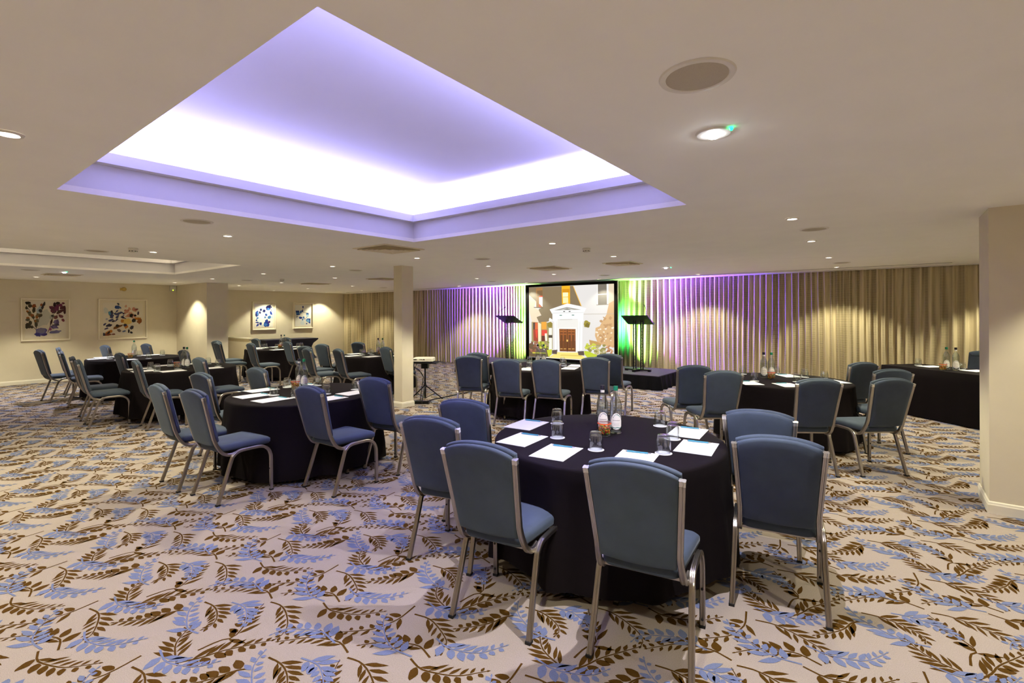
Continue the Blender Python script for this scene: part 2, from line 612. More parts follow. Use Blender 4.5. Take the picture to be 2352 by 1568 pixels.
# sprigs of one repeat of the woven design (0.727 m by 1.04 m)
TX, TY = 0.727, 1.04
DESIGN = [
    ('n', [(-2.726, 1.335), (-2.653, 1.353), (-2.565, 1.338), (-2.456, 1.29), (-2.405, 1.239), (-2.397, 1.196)]),
    ('o', [(-2.025, 1.356), (-2.113, 1.375), (-2.185, 1.354), (-2.267, 1.312), (-2.315, 1.258), (-2.363, 1.201)]),
    ('o', [(-2.486, 1.509), (-2.408, 1.493), (-2.346, 1.508), (-2.237, 1.562), (-2.154, 1.659)]),
    ('d', [(-3.51, 0.757), (-3.493, 0.657), (-3.494, 0.609), (-3.526, 0.501), (-3.632, 0.39)]),
    ('o', [(-2.419, 1.568), (-2.513, 1.591), (-2.581, 1.568), (-2.672, 1.516), (-2.75, 1.425)]),
    ('n', [(-2.294, 1.113), (-2.221, 1.126), (-2.149, 1.119), (-2.074, 1.088), (-2.039, 1.05), (-2.038, 1.016)]),
    ('n', [(-3.456, 0.706), (-3.364, 0.725), (-3.267, 0.702), (-3.16, 0.653), (-3.145, 0.61), (-3.138, 0.568)]),
    ('n', [(-2.57, 0.836), (-2.669, 0.857), (-2.758, 0.892), (-2.819, 0.956), (-2.842, 0.997)]),
    ('h', [(-2.598, 0.834), (-2.544, 0.922), (-2.515, 0.999), (-2.458, 1.093), (-2.404, 1.179)]),
    ('f', [(-2.611, 0.932), (-2.603, 1.026), (-2.577, 1.081), (-2.637, 1.163), (-2.689, 1.233), (-2.73, 1.29)]),
    ('k', [(-3.017, 1.028), (-3.058, 0.974), (-3.081, 0.904), (-3.122, 0.836), (-3.193, 0.755)]),
    ('b', [(-2.135, 1.358), (-2.252, 1.367), (-2.306, 1.349), (-2.378, 1.306), (-2.432, 1.266), (-2.444, 1.209)]),
    ('b', [(-2.494, 1.68), (-2.421, 1.666), (-2.355, 1.679), (-2.262, 1.725), (-2.203, 1.815), (-2.189, 1.841)]),
    ('b', [(-2.491, 1.521), (-2.596, 1.504), (-2.693, 1.53), (-2.807, 1.603), (-2.839, 1.645)]),
    ('b', [(-2.168, 1.203), (-2.075, 1.226), (-2.004, 1.209), (-1.946, 1.18), (-1.912, 1.147)]),
    ('b', [(-2.746, 0.983), (-2.843, 0.967), (-2.977, 1.017), (-3.041, 1.067), (-3.075, 1.118)]),
    ('b', [(-3.484, 0.823), (-3.386, 0.812), (-3.319, 0.83), (-3.22, 0.885), (-3.181, 0.952)])]
tile = MB()
rg = random.Random(5)
for (k, path) in DESIGN:
    cx = sum(p[0] for p in path) / len(path)
    cyy = sum(p[1] for p in path) / len(path)
    sx, sy = math.floor(cx / TX) * TX, math.floor(cyy / TY) * TY
    P = [(x - sx, y - sy) for x, y in path]
    if k == 'b':
        spray(tile, k, P, 0.0016, 2, rg)
    else:
        spray(tile, k, P, 0.0009, 1, rg)
for ix in range(-24, 4):
    for iy in range(-2, 11):
        ox, oy = ix * TX, iy * TY
        if -math.sin(YAW) * ox + math.cos(YAW) * oy < -1.4:
            continue
        s = len(mb.v)
        mb.v += [(x + ox, y + oy, z) for x, y, z in tile.v]
        mb.f += [tuple(i + s for i in f) for f in tile.f]
        mb.m += tile.m
floor = struct(mb.build('floor', [M_CARPET, M_LEAFB, M_LEAFC], smooth=False))
tag(floor, 'beige carpet woven with brown and blue leaf sprays', 'carpet')


def wall(name, x0, x1, y0, y1, z0=0.0, z1=H, m=M_WALL, label=None):
    mb = MB()
    mb.box(x0, x1, y0, y1, z0, z1)
    o = struct(mb.build(name, m, smooth=False))
    return tag(o, label, 'wall')


wall('wall_left', XL - 0.12, XL, YB, 5.18, label='long cream wall carrying the two multicoloured flower pictures')
wall('wall_left_pier', XL2 - 0.05, -13.85, 5.18, 5.69, label='square cream pier standing out beside the multicoloured pictures')
wall('wall_far_left', XL2 - 0.12, XL2, 5.69, YF, label='far cream wall carrying the two blue flower pictures')
wall('wall_curtain', XL2 - 0.12, XR + 0.1, YF + 0.02, YF + 0.12, label='plain wall hidden behind the long satin curtain')
wall('wall_right', XR, XR + 0.1, YB, YF, label='plain wall on the right beyond the frame')
wall('wall_rear', XL - 0.12, XR + 0.1, YB - 0.1, YB, label='plain wall behind the camera')
wall('wall_right_pier', 0.645, 1.32, 5.40, 5.91, label='broad cream pier at the right edge of the photo')
wall('pillar', -6.77, -6.556, 5.464, 5.71, label='slim square cream column in the middle of the room')
lw = wall('wall_low', XL2, -14.98, 6.74, 6.85, 0, 0.872, label='waist-high cream wall beside the navy draped table')
mb = MB()
mb.box(XL2, -14.965, 6.715, 6.875, 0.872, 0.902)
mb.build('coping', M_TRIM, lw, smooth=False)


def board(name, pts, label, h=0.095, t=0.014):
    """skirting following a polyline of wall faces; room lies on the left of the walk"""
    mb = MB()
    n = len(pts)
    offs = []
    for i in range(n):
        d0 = Vector(pts[i]) - Vector(pts[i - 1]) if i else Vector(pts[1]) - Vector(pts[0])
        d1 = Vector(pts[i + 1]) - Vector(pts[i]) if i < n - 1 else d0
        n0 = Vector((-d0.y, d0.x)).normalized()
        n1 = Vector((-d1.y, d1.x)).normalized()
        k = n0 + n1
        k = k / (1 + n0.dot(n1))
        offs.append(k)
    prev = None
    for p, k in zip(pts, offs):
        prof = [(0, 0), (t, 0), (t, h * 0.72), (t * 0.75, h * 0.80), (t * 0.6, h * 0.92), (t * 0.2, h), (0, h)]
        cur = mb.ring([(p[0] + k.x * a, p[1] + k.y * a, z) for a, z in prof])
        if prev:
            mb.quad_ring(prev, cur)
        else:
            mb.cap(cur, 0, True)
        prev = cur
    mb.cap(prev)
    o = struct(mb.build(name, M_TRIM, smooth=False))
    return tag(o, label, 'skirting')


board('baseboard_left', [(-13.85, 5.69), (-13.85, 5.18), (XL, 5.18), (XL, YB)], 'cream skirting below the multicoloured pictures and round the pier')
board('baseboard_far_left', [(XL2, YF - 0.05), (XL2, 6.86)], 'cream skirting along the wall with the blue pictures')
board('baseboard_pillar', [(-6.77, 5.71), (-6.556, 5.71), (-6.556, 5.464), (-6.77, 5.464), (-6.77, 5.71)], 'cream skirting round the foot of the square column')
board('baseboard_right_pier', [(1.32, 5.40), (0.645, 5.40), (0.645, 5.91), (1.32, 5.91)], 'cream skirting round the foot of the right-hand pier')

# curtain heading rail and the slot in front of it
mb = MB()
mb.box(XL2, XR, 11.40, 11.43, H - 0.022, H)
tag(struct(mb.build('trim_1', M_WHITEP, smooth=False)), 'white curtain rail fixed to the ceiling along the curtain', 'rail')
mb = MB()
mb.box(-16.4, 0.87, 10.955, 10.972, H - 0.003, H)
tag(struct(mb.build('trim_2', M_DARKSLOT, smooth=False)), 'thin dark slot in the ceiling running parallel to the curtain', 'slot')

# ---- curtain panels (wave folds)
rc = random.Random(3)
fold = []                        # cumulative phase table along X
xx, ph = XL2, 0.0
SX = 0.0135
while xx < XR + 0.1:
    pitch = 0.118 + 0.03 * math.sin(xx * 1.7) * math.sin(xx * 0.61 + 1)
    fold.append((xx, ph))
    ph += 2 * PI * SX / pitch
    xx += SX


def hsh(i):
    return (math.sin(i * 127.1 + 3.3) * 43758.5453) % 1.0


PAN = [(-17.31, -13.6, 'satin curtain panel in the far corner beside the blue pictures'),
       (-13.6, -9.9, 'satin curtain panel seen on both sides of the square column'),
       (-9.9, -6.42, 'satin curtain panel washed violet and green at the left of the screen'),
       (-6.42, -3.86, 'satin curtain panel washed green and violet at the right of the screen'),
       (-3.86, -1.35, 'satin curtain panel fading from violet to beige behind the right-hand round table'),
       (-1.35, 3.5, 'beige satin curtain panel behind the oblong table by the right pier')]
ZR = [0.012, 0.3, 0.75, 1.2, 1.65, 2.05, 2.3, 2.405]
for (x0, x1, lab) in PAN:
    mb = MB()
    cols = [q for q in fold if x0 - 1e-6 <= q[0] <= x1 + SX * 0.5]
    prev = None
    for z in ZR:
        dn = (H - z) / H
        pts = []
        for (X, p) in cols:
            k = int(p / (2 * PI))
            fr = p / (2 * PI) - k
            a0, a1 = 0.55 + 0.75 * hsh(k), 0.55 + 0.75 * hsh(k + 1)
            amp = 0.034 * ((1 - dn * 0.9) + dn * 0.9 * (a0 * (1 - fr) + a1 * fr))
            q = p + dn * 1.5 * math.sin(X * 2.3 + 0.6 * z) + 0.25 * dn * math.sin(X * 9.1)
            y = 11.47 + amp * (math.sin(q) + 0.28 * math.sin(2 * q + 0.7)) + 0.018 * dn * math.sin(X * 3.1 + z)
            pts.append((X, y, z))
        cur = mb.ring(pts)
        if prev:
            mb.quad_ring(prev, cur, 0, closed=False)
        prev = cur
    o = mb.build('curtain', M_CURT, angle=180)
    tag(o, lab, 'curtain', 'long satin curtain panels')

# ================================================================== CEILING FITTINGS


def downlight_proto():
    mb = MB()
    mb.lathe([(0.036, H - 0.002), (0.040, H - 0.008), (0.052, H - 0.007), (0.056, H - 0.0005)], 28, close0=False, close1=False)
    a = mb.mesh('bezel', [M_WHITEP])
    mb = MB()
    mb.lathe([(0.0, H - 0.0025), (0.037, H - 0.0025), (0.037, H - 0.001)], 24, close0=False)
    b = mb.mesh('lens', [M_LAMP], smooth=False)
    return a, b


dl_a, dl_b = downlight_proto()
seen = sorted(DOWN, key=lambda q: across(*q))
for i, (x, y) in enumerate(seen):
    t = thing('downlight', 'round recessed ceiling downlight, lit, %s of the plain downlights counted from the left' % ORD[i], 'ceiling light', (x, y, 0), 0, 'recessed ceiling downlights')
    link('bezel', dl_a, t)
    link('lens', dl_b, t)

elab = {0: 'large lit emergency light with green indicator near the big ceiling speaker',
        1: 'small dim emergency light with green dot above the right lectern',
        2: 'lit emergency light with green dot on the far left ceiling'}
for i, (x, y, lx, ly) in enumerate(EMER):
    t = thing('emergency_light', elab[i], 'emergency light', (x, y, 0), math.atan2(ly - y, lx - x), 'ceiling emergency lights')
    mb = MB()
    mb.lathe([(0.030, H - 0.006), (0.034, H - 0.010), (0.072, H - 0.008), (0.080, H - 0.0005)], 32, close0=True, close1=False)
    mb.build('plate', M_WHITEP, t)
    mb = MB()
    mb.lathe([(0.0, H - 0.026), (0.020, H - 0.024), (0.027, H - 0.015), (0.030, H - 0.008)], 20, close1=False)
    mb.build('lens', M_LAMPC, t)
    mb = MB()
    mb.lathe([(0.0, H - 0.018), (0.006, H - 0.015), (0.009, H - 0.006)], 12, c=(0.088, 0), close1=True)
    mb.build('indicator', M_LEDG, t)

SPK = [(-0.525, 1.751), (-0.571, 5.671), (-4.846, 1.736), (-8.065, 1.735), (-12.371, 1.721), (-12.217, 5.449),
       (-12.448, 9.631), (-7.951, 5.517), (-4.843, 5.582), (-8.036, 9.629), (-4.879, 9.686), (-0.597, 9.795)]
mb = MB()
mb.lathe([(0.104, H - 0.004), (0.108, H - 0.007), (0.124, H - 0.006), (0.128, H - 0.0005)], 48, close0=False, close1=False)
sp_a = mb.mesh('bezel', [M_WHITEP])
mb = MB()
mb.lathe([(0.0, H - 0.010), (0.06, H - 0.008), (0.104, H - 0.004), (0.104, H - 0.001)], 40, close0=False)
sp_b = mb.mesh('grille', [M_GRILLE])
for i, (x, y) in enumerate(sorted(SPK, key=lambda q: across(*q))):
    t = thing('ceiling_speaker', 'round cream ceiling speaker, %s of the speakers counted from the left' % ORD[i], 'speaker', (x, y, 0), 0, 'round ceiling speakers')
    link('bezel', sp_a, t)
    link('grille', sp_b, t)

SMK = [(-7.421, 1.95, 'white smoke detector on the ceiling beside the unlit left recess'),
       (-11.138, 5.751, 'small white smoke detector above the blue flower pictures'),
       (-3.032, 5.513, 'white smoke detector on the ceiling in front of the screen')]
for (x, y, lab) in SMK:
    t = thing('smoke_detector', lab, 'smoke detector', (x, y, 0), 0.3, 'ceiling smoke detectors')
    mb = MB()
    mb.lathe([(0.050, H - 0.0005), (0.053, H - 0.012), (0.048, H - 0.018)], 28, close0=False, close1=True)
    mb.build('base', M_WHITEP, t)
    mb = MB()
    mb.lathe([(0.044, H - 0.018), (0.040, H - 0.040), (0.026, H - 0.052), (0.0, H - 0.053)], 28)
    hd = mb.build('head', M_WHITEP, t)
    mb = MB()
    for k in range(8):
        a = k * PI / 4
        mb.obox((0.038 * math.cos(a), 0.038 * math.sin(a)), (math.cos(a), math.sin(a)), (-math.sin(a), math.cos(a)), 0.006, 0.009, H - 0.041, H - 0.034)
    mb.build('sensing_slot', M_BLKM, hd, smooth=False)

VEN = [(-5.0, 3.96, 0.315, 'square cream air vent beside the corner of the lit ceiling recess'),
       (-4.87, 7.475, 0.30, 'square ceiling air vent in front of the projection screen'),
       (-3.47, 7.54, 0.25, 'square ceiling air vent catching green light above the right lectern'),
       (-9.35, 7.27, 0.30, 'square ceiling air vent just behind the top of the column'),
       (-12.2, 7.2, 0.30, 'square ceiling air vent above the second blue flower picture'),
       (-13.27, 2.31, 0.28, 'square ceiling air vent near the multicoloured pictures')]
for (x, y, s, lab) in VEN:
    t = thing('air_vent', lab, 'air vent', (x, y, 0), 0, 'square ceiling air vents')
    mb = MB()
    ring_box(mb, -s + 0.035, s - 0.035, -s + 0.035, s - 0.035, 0.035, H - 0.010, H - 0.0005)
    mb.build('frame', M_VENT, t, smooth=False)
    mb = MB()
    mb.box(-s + 0.035, s - 0.035, -s + 0.035, s - 0.035, H - 0.0015, H - 0.0005)
    mb.build('duct_opening', M_DUCT, t, smooth=False)
    k = 0
    r = s - 0.055
    while r > 0.05:
        mb = MB()
        a = mb.ring([(-r, -r, H - 0.003), (r, -r, H - 0.003), (r, r, H - 0.003), (-r, r, H - 0.003)])
        q = r + 0.018
        b = mb.ring([(-q, -q, H - 0.022), (q, -q, H - 0.022), (q, q, H - 0.022), (-q, q, H - 0.022)])
        c = mb.ring([(-q + 0.002, -q + 0.002, H - 0.022), (q - 0.002, -q + 0.002, H - 0.022), (q - 0.002, q - 0.002, H - 0.022), (-q + 0.002, q - 0.002, H - 0.022)])
        d = mb.ring([(-r + 0.002, -r + 0.002, H - 0.003), (r - 0.002, -r + 0.002, H - 0.003), (r - 0.002, r - 0.002, H - 0.003), (-r + 0.002, r - 0.002, H - 0.003)])
        mb.quad_ring(a, b)
        mb.quad_ring(b, c)
        mb.quad_ring(c, d)
        mb.quad_ring(d, a)
        mb.build('louvre', M_VENT, t, smooth=False)
        r -= 0.045

# wall sensor and small control box on the left wall
t = thing('motion_sensor', 'small round brass-coloured sensor on the wall above the second multicoloured picture', 'sensor', (XL, 3.947, 2.277))
mb = MB()
mb.box(0, 0.02, -0.05, 0.05, -0.035, 0.035)
mb.build('back_plate', M_BRASS, t, smooth=False)
mb = MB()
mb.v, mb.f, mb.m = [], [], []
rr = [(0.05, 0.02), (0.05, 0.045), (0.03, 0.07), (0.0, 0.078)]
prev = None
for (r, d) in rr:
    cur = mb.ring([(d, 0.03 + r * math.cos(2 * PI * i / 20), r * math.sin(2 * PI * i / 20)) for i in range(20)])
    if prev:
        mb.quad_ring(prev, cur)
    prev = cur
mb.build('dome', M_BRASS, t)
t = thing('control_box', 'small grey box with lime indicator in the top corner beside the pier', 'control box', (XL, 5.08, 2.34))
mb = MB()
mb.box(0.0, 0.05, -0.07, 0.07, -0.07, 0.075)
mb.build('casing', M_WHITEP, t, smooth=False)
mb = MB()
mb.box(0.05, 0.056, -0.01, 0.01, -0.062, -0.045)
mb.build('indicator', M_LEDY, t, smooth=False)

# ================================================================== PICTURES


def blob(cx, cy, rx, ry, ang, seed, n=14, irr=0.22):
    q = random.Random(seed)
    ca, sa = math.cos(ang), math.sin(ang)
    pts = []
    for i in range(n):
        a = 2 * PI * i / n
        k = 1 + irr * (q.random() * 2 - 1)
        u, v = rx * k * math.cos(a), ry * k * math.sin(a)
        pts.append((cx + ca * u - sa * v, cy + sa * u + ca * v))
    return pts


def picture(label, Y0, Y1, Z0, Z1, X, fw, depth, mount, mount_m, paper, shapes, box):
    """framed flower print hung on a wall that faces +X; shapes are (rgb, polygon) in the crop frame `box`"""
    yc, zc = (Y0 + Y1) / 2, (Z0 + Z1) / 2
    hw, hh = (Y1 - Y0) / 2, (Z1 - Z0) / 2
    t = thing('framed_picture', label, 'picture', (X, yc, zc), 0, 'framed flower pictures')
    mb = MB()
    prof = [(0.001, 0), (depth, 0), (depth + 0.004, fw * 0.3), (depth, fw * 0.8), (depth - 0.012, fw), (0.001, fw)]
    rings = []
    for (x, ins) in prof:
        rings.append(mb.ring([(x, -hw + ins, -hh + ins), (x, hw - ins, -hh + ins), (x, hw - ins, hh - ins), (x, -hw + ins, hh - ins)]))
    for a, b in zip(rings, rings[1:]):
        mb.quad_ring(a, b)
    mb.build('frame', M_FRAMEP, t, smooth=False)
    mb = MB()
    mb.box(0.002, 0.010, -hw + fw * 0.8, hw - fw * 0.8, -hh + fw * 0.8, hh - fw * 0.8)
    mb.build('mount', mount_m, t, smooth=False)
    # sunken-look raised print
    aw, ah = hw - fw - mount, hh - fw - mount
    mats = [paper]
    idx = {}
    mb = MB()
    mb.box(0.010, 0.016, -aw, aw, -ah, ah, 0)
    bx0, by0, bx1, by1 = box
    for i, (rgb, pts) in enumerate(shapes):
        if rgb not in idx:
            idx[rgb] = len(mats)
            mats.append(flat(rgb))
        P = []
        for (px, py) in pts:
            u = min(0.995, max(-0.995, 2 * (px - bx0) / (bx1 - bx0) - 1))
            v = min(0.995, max(-0.995, 1 - 2 * (py - by0) / (by1 - by0)))
            P.append((0.0163 + 0.00012 * i, u * aw, v * ah))
        mb.poly(P, idx[rgb])
    mb.build('print', mats, t, smooth=False)
    mb = MB()
    mb.box(depth - 0.014, depth - 0.012, -hw + fw * 0.9, hw - fw * 0.9, -hh + fw * 0.9, hh - fw * 0.9)
    mb.build('glazing', M_PANE, t, smooth=False)
    return t


def B(rgb, cx, cy, rx, ry, ang=0, seed=1, n=14, irr=0.22):
    return (rgb, blob(cx, cy, rx, ry, ang, seed, n, irr))


def line(rgb, pts, wd):
    P, Q = [], []
    for i, p in enumerate(pts):
        a = pts[max(0, i - 1)]
        b = pts[min(len(pts) - 1, i + 1)]
        dx, dy = b[0] - a[0], b[1] - a[1]
        L = math.hypot(dx, dy) or 1
        P.append((p[0] - dy / L * wd, p[1] + dx / L * wd))
        Q.append((p[0] + dy / L * wd, p[1] - dx / L * wd))
    return (rgb, P + Q[::-1])


GB = (200, 200, 186)
S1 = [B(GB, 840, 720, 140, 260, 0.45, 2), B((178, 194, 196), 690, 520, 60, 130, 0.4, 3), B((186, 190, 176), 1040, 700, 60, 80, 0, 31),
      line((60, 46, 34), [(350, 380), (480, 560), (560, 760), (630, 1000)], 7), line((60, 46, 34), [(500, 900), (620, 1030)], 7),
      line((60, 46, 34), [(870, 300), (760, 560), (680, 800), (630, 980)], 6), line((70, 30, 36), [(1110, 600), (1060, 780), (1000, 960), (940, 1110)], 8)]
for i, (c, x, y, rx, ry, a) in enumerate([
        ((36, 34, 28), 400, 310, 80, 42, 0), ((70, 66, 48), 460, 390, 60, 45, 0.4), ((146, 78, 38), 570, 390, 60, 60, 0.5),
        ((60, 52, 34), 560, 500, 50, 75, 0), ((66, 62, 44), 360, 450, 40, 40, 0), ((150, 90, 40), 390, 540, 46, 32, 0.4), ((70, 70, 50), 430, 570, 45, 30, 0),
        ((112, 96, 60), 450, 620, 50, 40, 0.5), ((140, 80, 40), 520, 650, 50, 50, 0), ((58, 56, 40), 545, 700, 45, 36, 0), ((120, 100, 70), 670, 640, 60, 60, 0.7),
        ((70, 60, 44), 745, 650, 60, 36, -0.6), ((156, 92, 44), 640, 690, 40, 40, 0), ((96, 90, 66), 630, 790, 64, 50, 0), ((150, 92, 40), 600, 800, 26, 40, 0),
        ((62, 58, 44), 620, 890, 46, 60, 0), ((156, 96, 48), 400, 715, 50, 36, 0.6), ((78, 78, 58), 400, 760, 60, 36, 0), ((58, 58, 46), 460, 850, 52, 60, 0.4),
        ((40, 36, 26), 390, 920, 70, 75, 0), ((52, 44, 30), 490, 950, 60, 34, 0.5), ((146, 80, 40), 760, 360, 32, 38, 0), ((44, 36, 46), 830, 350, 34, 80, 0.5),
        ((40, 34, 40), 790, 430, 40, 50, 0.3), ((38, 40, 50), 740, 520, 50, 46, 0.6), ((96, 18, 62), 1060, 440, 80, 52, 0.3), ((66, 14, 42), 1120, 500, 80, 100, 0),
        ((100, 26, 70), 1200, 420, 70, 100, 0.3), ((40, 14, 24), 1130, 350, 40, 60, 0.2), ((36, 14, 20), 1230, 310, 60, 40, 0), ((104, 26, 60), 1380, 310, 46, 28, 0),
        ((112, 30, 72), 1300, 360, 60, 40, 0.2), ((74, 20, 34), 1370, 430, 90, 46, -0.3), ((64, 20, 26), 1420, 500, 46, 110, 0), ((82, 26, 36), 1290, 540, 120, 46, -0.4),
        ((70, 54, 40), 1250, 550, 60, 30, -0.5), ((110, 34, 60), 1050, 530, 40, 30, 0.4), ((30, 26, 26), 1080, 660, 50, 34, 0.2), ((96, 34, 40), 1160, 700, 70, 46, -0.7),
        ((110, 48, 56), 1310, 670, 80, 44, 0.4), ((122, 48, 62), 1375, 780, 50, 36, 0.2), ((56, 24, 26), 1040, 820, 30, 80, 0.4), ((90, 70, 120), 1180, 830, 84, 76, -0.5),
        ((36, 24, 66), 1160, 910, 100, 40, -0.1), ((80, 60, 124), 1120, 970, 110, 42, 0.1), ((150, 78, 124), 1010, 1020, 40, 40, 0), ((98, 94, 150), 1150, 1100, 160, 46, -0.12),
        ((88, 86, 150), 760, 1080, 160, 110, 0.1), ((120, 116, 150), 760, 1050, 120, 70, 0), ((44, 36, 110), 660, 1160, 90, 46, 0.2), ((40, 30, 104), 850, 1160, 90, 34, -0.2)]):
    S1.append(B(c, x, y, rx, ry, a, 40 + i))
picture('multicoloured leaf and purple bud picture in cream frame, first from the left', 2.046, 2.904, 0.997, 2.0, XL, 0.028, 0.045, 0.045, M_MOUNT, M_ARTP, S1, (325, 270, 1455, 1245))

S2 = [B((206, 210, 200), 450, 560, 60, 80, 0, 5)]
q = random.Random(11)
for i in range(26):
    x, y = q.uniform(560, 1000), q.uniform(580, 900)
    S2.append(B(q.choice([(44, 46, 84), (34, 32, 60), (58, 66, 110)]), x, y, q.uniform(30, 75), q.uniform(16, 34), q.uniform(-0.9, 0.4), 200 + i))
for i in range(22):
    x, y = q.uniform(980, 1300), q.uniform(430, 760)
    S2.append(B(q.choice([(196, 136, 112), (176, 108, 90), (210, 160, 130)]), x, y, q.uniform(30, 62), q.uniform(20, 40), q.uniform(-1, 1), 300 + i))
S2 += [B((228, 196, 110), 1040, 890, 120, 90, 0, 6), B((196, 128, 40), 900, 870, 50, 60, 0, 7), B((190, 120, 36), 1340, 810, 110, 40, -0.1, 8), B((150, 84, 30), 1400, 880, 70, 80, 0.3, 9),
       B((44, 74, 130), 760, 470, 75, 50, 0.3, 10), B((60, 90, 140), 840, 480, 40, 26, 0.5, 12), B((90, 150, 180), 545, 640, 36, 60, 0, 13), B((70, 76, 86), 790, 375, 40, 26, 0.6, 14),
       B((150, 80, 70), 1310, 535, 56, 26, -0.3, 15), B((24, 24, 28), 1160, 710, 50, 60, 0.4, 16), B((26, 26, 30), 1270, 710, 40, 30, 0, 17), B((28, 34, 34), 1230, 860, 60, 60, 0, 18),
       B((70, 66, 110), 410, 960, 50, 26, -0.7, 19), B((48, 44, 78), 530, 990, 80, 40, -0.2, 20), B((66, 60, 100), 460, 1080, 60, 24, -0.3, 21), B((196, 126, 50), 1010, 1040, 50, 60, 0.4, 22),
       B((130, 80, 30), 760, 1040, 140, 44, -0.4, 23), B((40, 30, 30), 760, 1010, 50, 40, 0, 24), B((60, 60, 90), 980, 990, 50, 40, 0, 25), B((70, 66, 80), 1170, 1070, 50, 60, 0.5, 26),
       B((30, 28, 36), 1085, 1170, 24, 60, 0.1, 27), B((28, 26, 34), 1160, 1215, 46, 34, 0.2, 28), B((190, 120, 40), 520, 1190, 120, 44, -0.4, 29), B((130, 70, 24), 480, 1260, 130, 40, -0.1, 30),
       B((36, 24, 20), 520, 1200, 60, 26, -0.8, 31), B((20, 28, 44), 390, 1255, 46, 46, 0, 32), B((110, 50, 30), 655, 1250, 50, 18, 0, 33), B((120, 100, 80), 810, 1140, 60, 40, 0.5, 34),
       B((110, 120, 150), 950, 1170, 50, 24, -0.3, 35), B((60, 50, 80), 1360, 640, 26, 50, 0.2, 36), B((170, 170, 190), 470, 810, 36, 24, 0, 37)]
picture('blue, orange and pink blossom picture in cream frame, second from the left', 3.446, 4.478, 0.975, 2.013, XL, 0.028, 0.045, 0.065, M_MOUNT, M_ARTP, S2, (365, 340, 1500, 1290))

BL, BM, BP, BD = (30, 62, 150), (64, 118, 190), (170, 206, 230), (24, 30, 92)
S3 = [B(BP, 430, 290, 80, 50, 0, 1), B(BP, 560, 390, 60, 70, 0, 2), B((214, 230, 236), 430, 470, 80, 80, 0, 3), B((190, 216, 232), 430, 380, 50, 60, 0, 4), B((210, 228, 236), 360, 580, 40, 50, 0, 5),
      (BD, [(522, 250), (560, 215), (655, 190), (640, 300), (590, 330), (540, 320)]), B(BM, 590, 300, 36, 30, 0.3, 6), B(BD, 400, 315, 30, 34, 0, 7), B(BD, 375, 385, 24, 34, 0, 8),
      B(BD, 480, 345, 36, 40, 0.3, 9), B(BL, 305, 415, 44, 70, 0, 10), B(BM, 320, 410, 20, 50, 0.2, 11), B(BD, 285, 440, 22, 40, 0, 12), B(BL, 530, 440, 30, 30, 0, 13), B(BL, 655, 395, 26, 50, -0.3, 14),
      B(BD, 662, 250, 18, 18, 0, 15), line(BD, [(655, 270), (665, 330), (680, 360)], 5), B(BM, 610, 500, 50, 40, -0.4, 16), B(BM, 505, 500, 24, 24, 0, 17), B(BM, 315, 520, 30, 24, -0.4, 18),
      B(BL, 290, 570, 22, 24, 0, 19), B(BL, 310, 625, 40, 18, 0.1, 20), B(BL, 395, 655, 32, 40, 0.4, 21), B(BL, 315, 690, 22, 44, 0.7, 22), line(BD, [(350, 640), (370, 630), (395, 655)], 5),
      B(BL, 530, 670, 72, 70, 0, 23), B(BM, 510, 680, 44, 40, 0, 24), B(BL, 540, 600, 40, 56, 0.4, 25), B((80, 44, 120), 605, 625, 40, 26, -0.6, 26), B((206, 226, 238), 425, 700, 20, 22, 0, 27), B(BP, 680, 500, 16, 40, 0, 28)]
picture('blue flower picture nearer the pier, filled with dense petals', 7.887, 8.692, 1.059, 2.047, XL2, 0.04, 0.055, 0.055, M_FRAMEP, M_ARTW, S3, (255, 185, 700, 745))
S4 = [B((216, 230, 236), 1400, 640, 50, 60, 0, 1), (BL, [(1240, 335), (1320, 332), (1340, 440), (1260, 455)]), B(BM, 1290, 400, 34, 30, 0, 2), B(BL, 1400, 345, 26, 26, 0, 3), B(BL, 1418, 240, 18, 32, 0, 4),
      line(BD, [(1418, 270), (1405, 320), (1370, 370), (1340, 440)], 4), line(BD, [(1400, 385), (1450, 378), (1500, 395)], 4), (BD, [(1490, 385), (1560, 395), (1545, 430), (1505, 425)]), B(BM, 1525, 430, 36, 24, 0.2, 5),
      B(BP, 1525, 470, 30, 34, 0, 6), B(BL, 1355, 515, 44, 32, 0.2, 7), B(BM, 1430, 510, 22, 30, 0, 8), B(BM, 1408, 560, 18, 28, 0.2, 9), B(BD, 1460, 545, 9, 16, 0, 10), B(BD, 1505, 515, 10, 10, 0, 11), B(BM, 1545, 590, 54, 56, 0, 12),
      B((120, 176, 220), 1535, 600, 36, 34, 0, 13), B(BL, 1575, 640, 24, 24, 0, 14), B(BL, 1505, 670, 18, 16, 0, 15), B(BL, 1580, 560, 18, 30, 0, 16), B(BD, 1270, 490, 26, 8, -0.5, 17), B(BM, 1360, 370, 26, 40, 0, 18)]
picture('sparse blue sprig picture nearer the corner curtain', 9.337, 10.132, 1.071, 2.039, XL2, 0.04, 0.055, 0.045, M_FRAMEP, M_ARTW, S4, (1225, 185, 1610, 735))

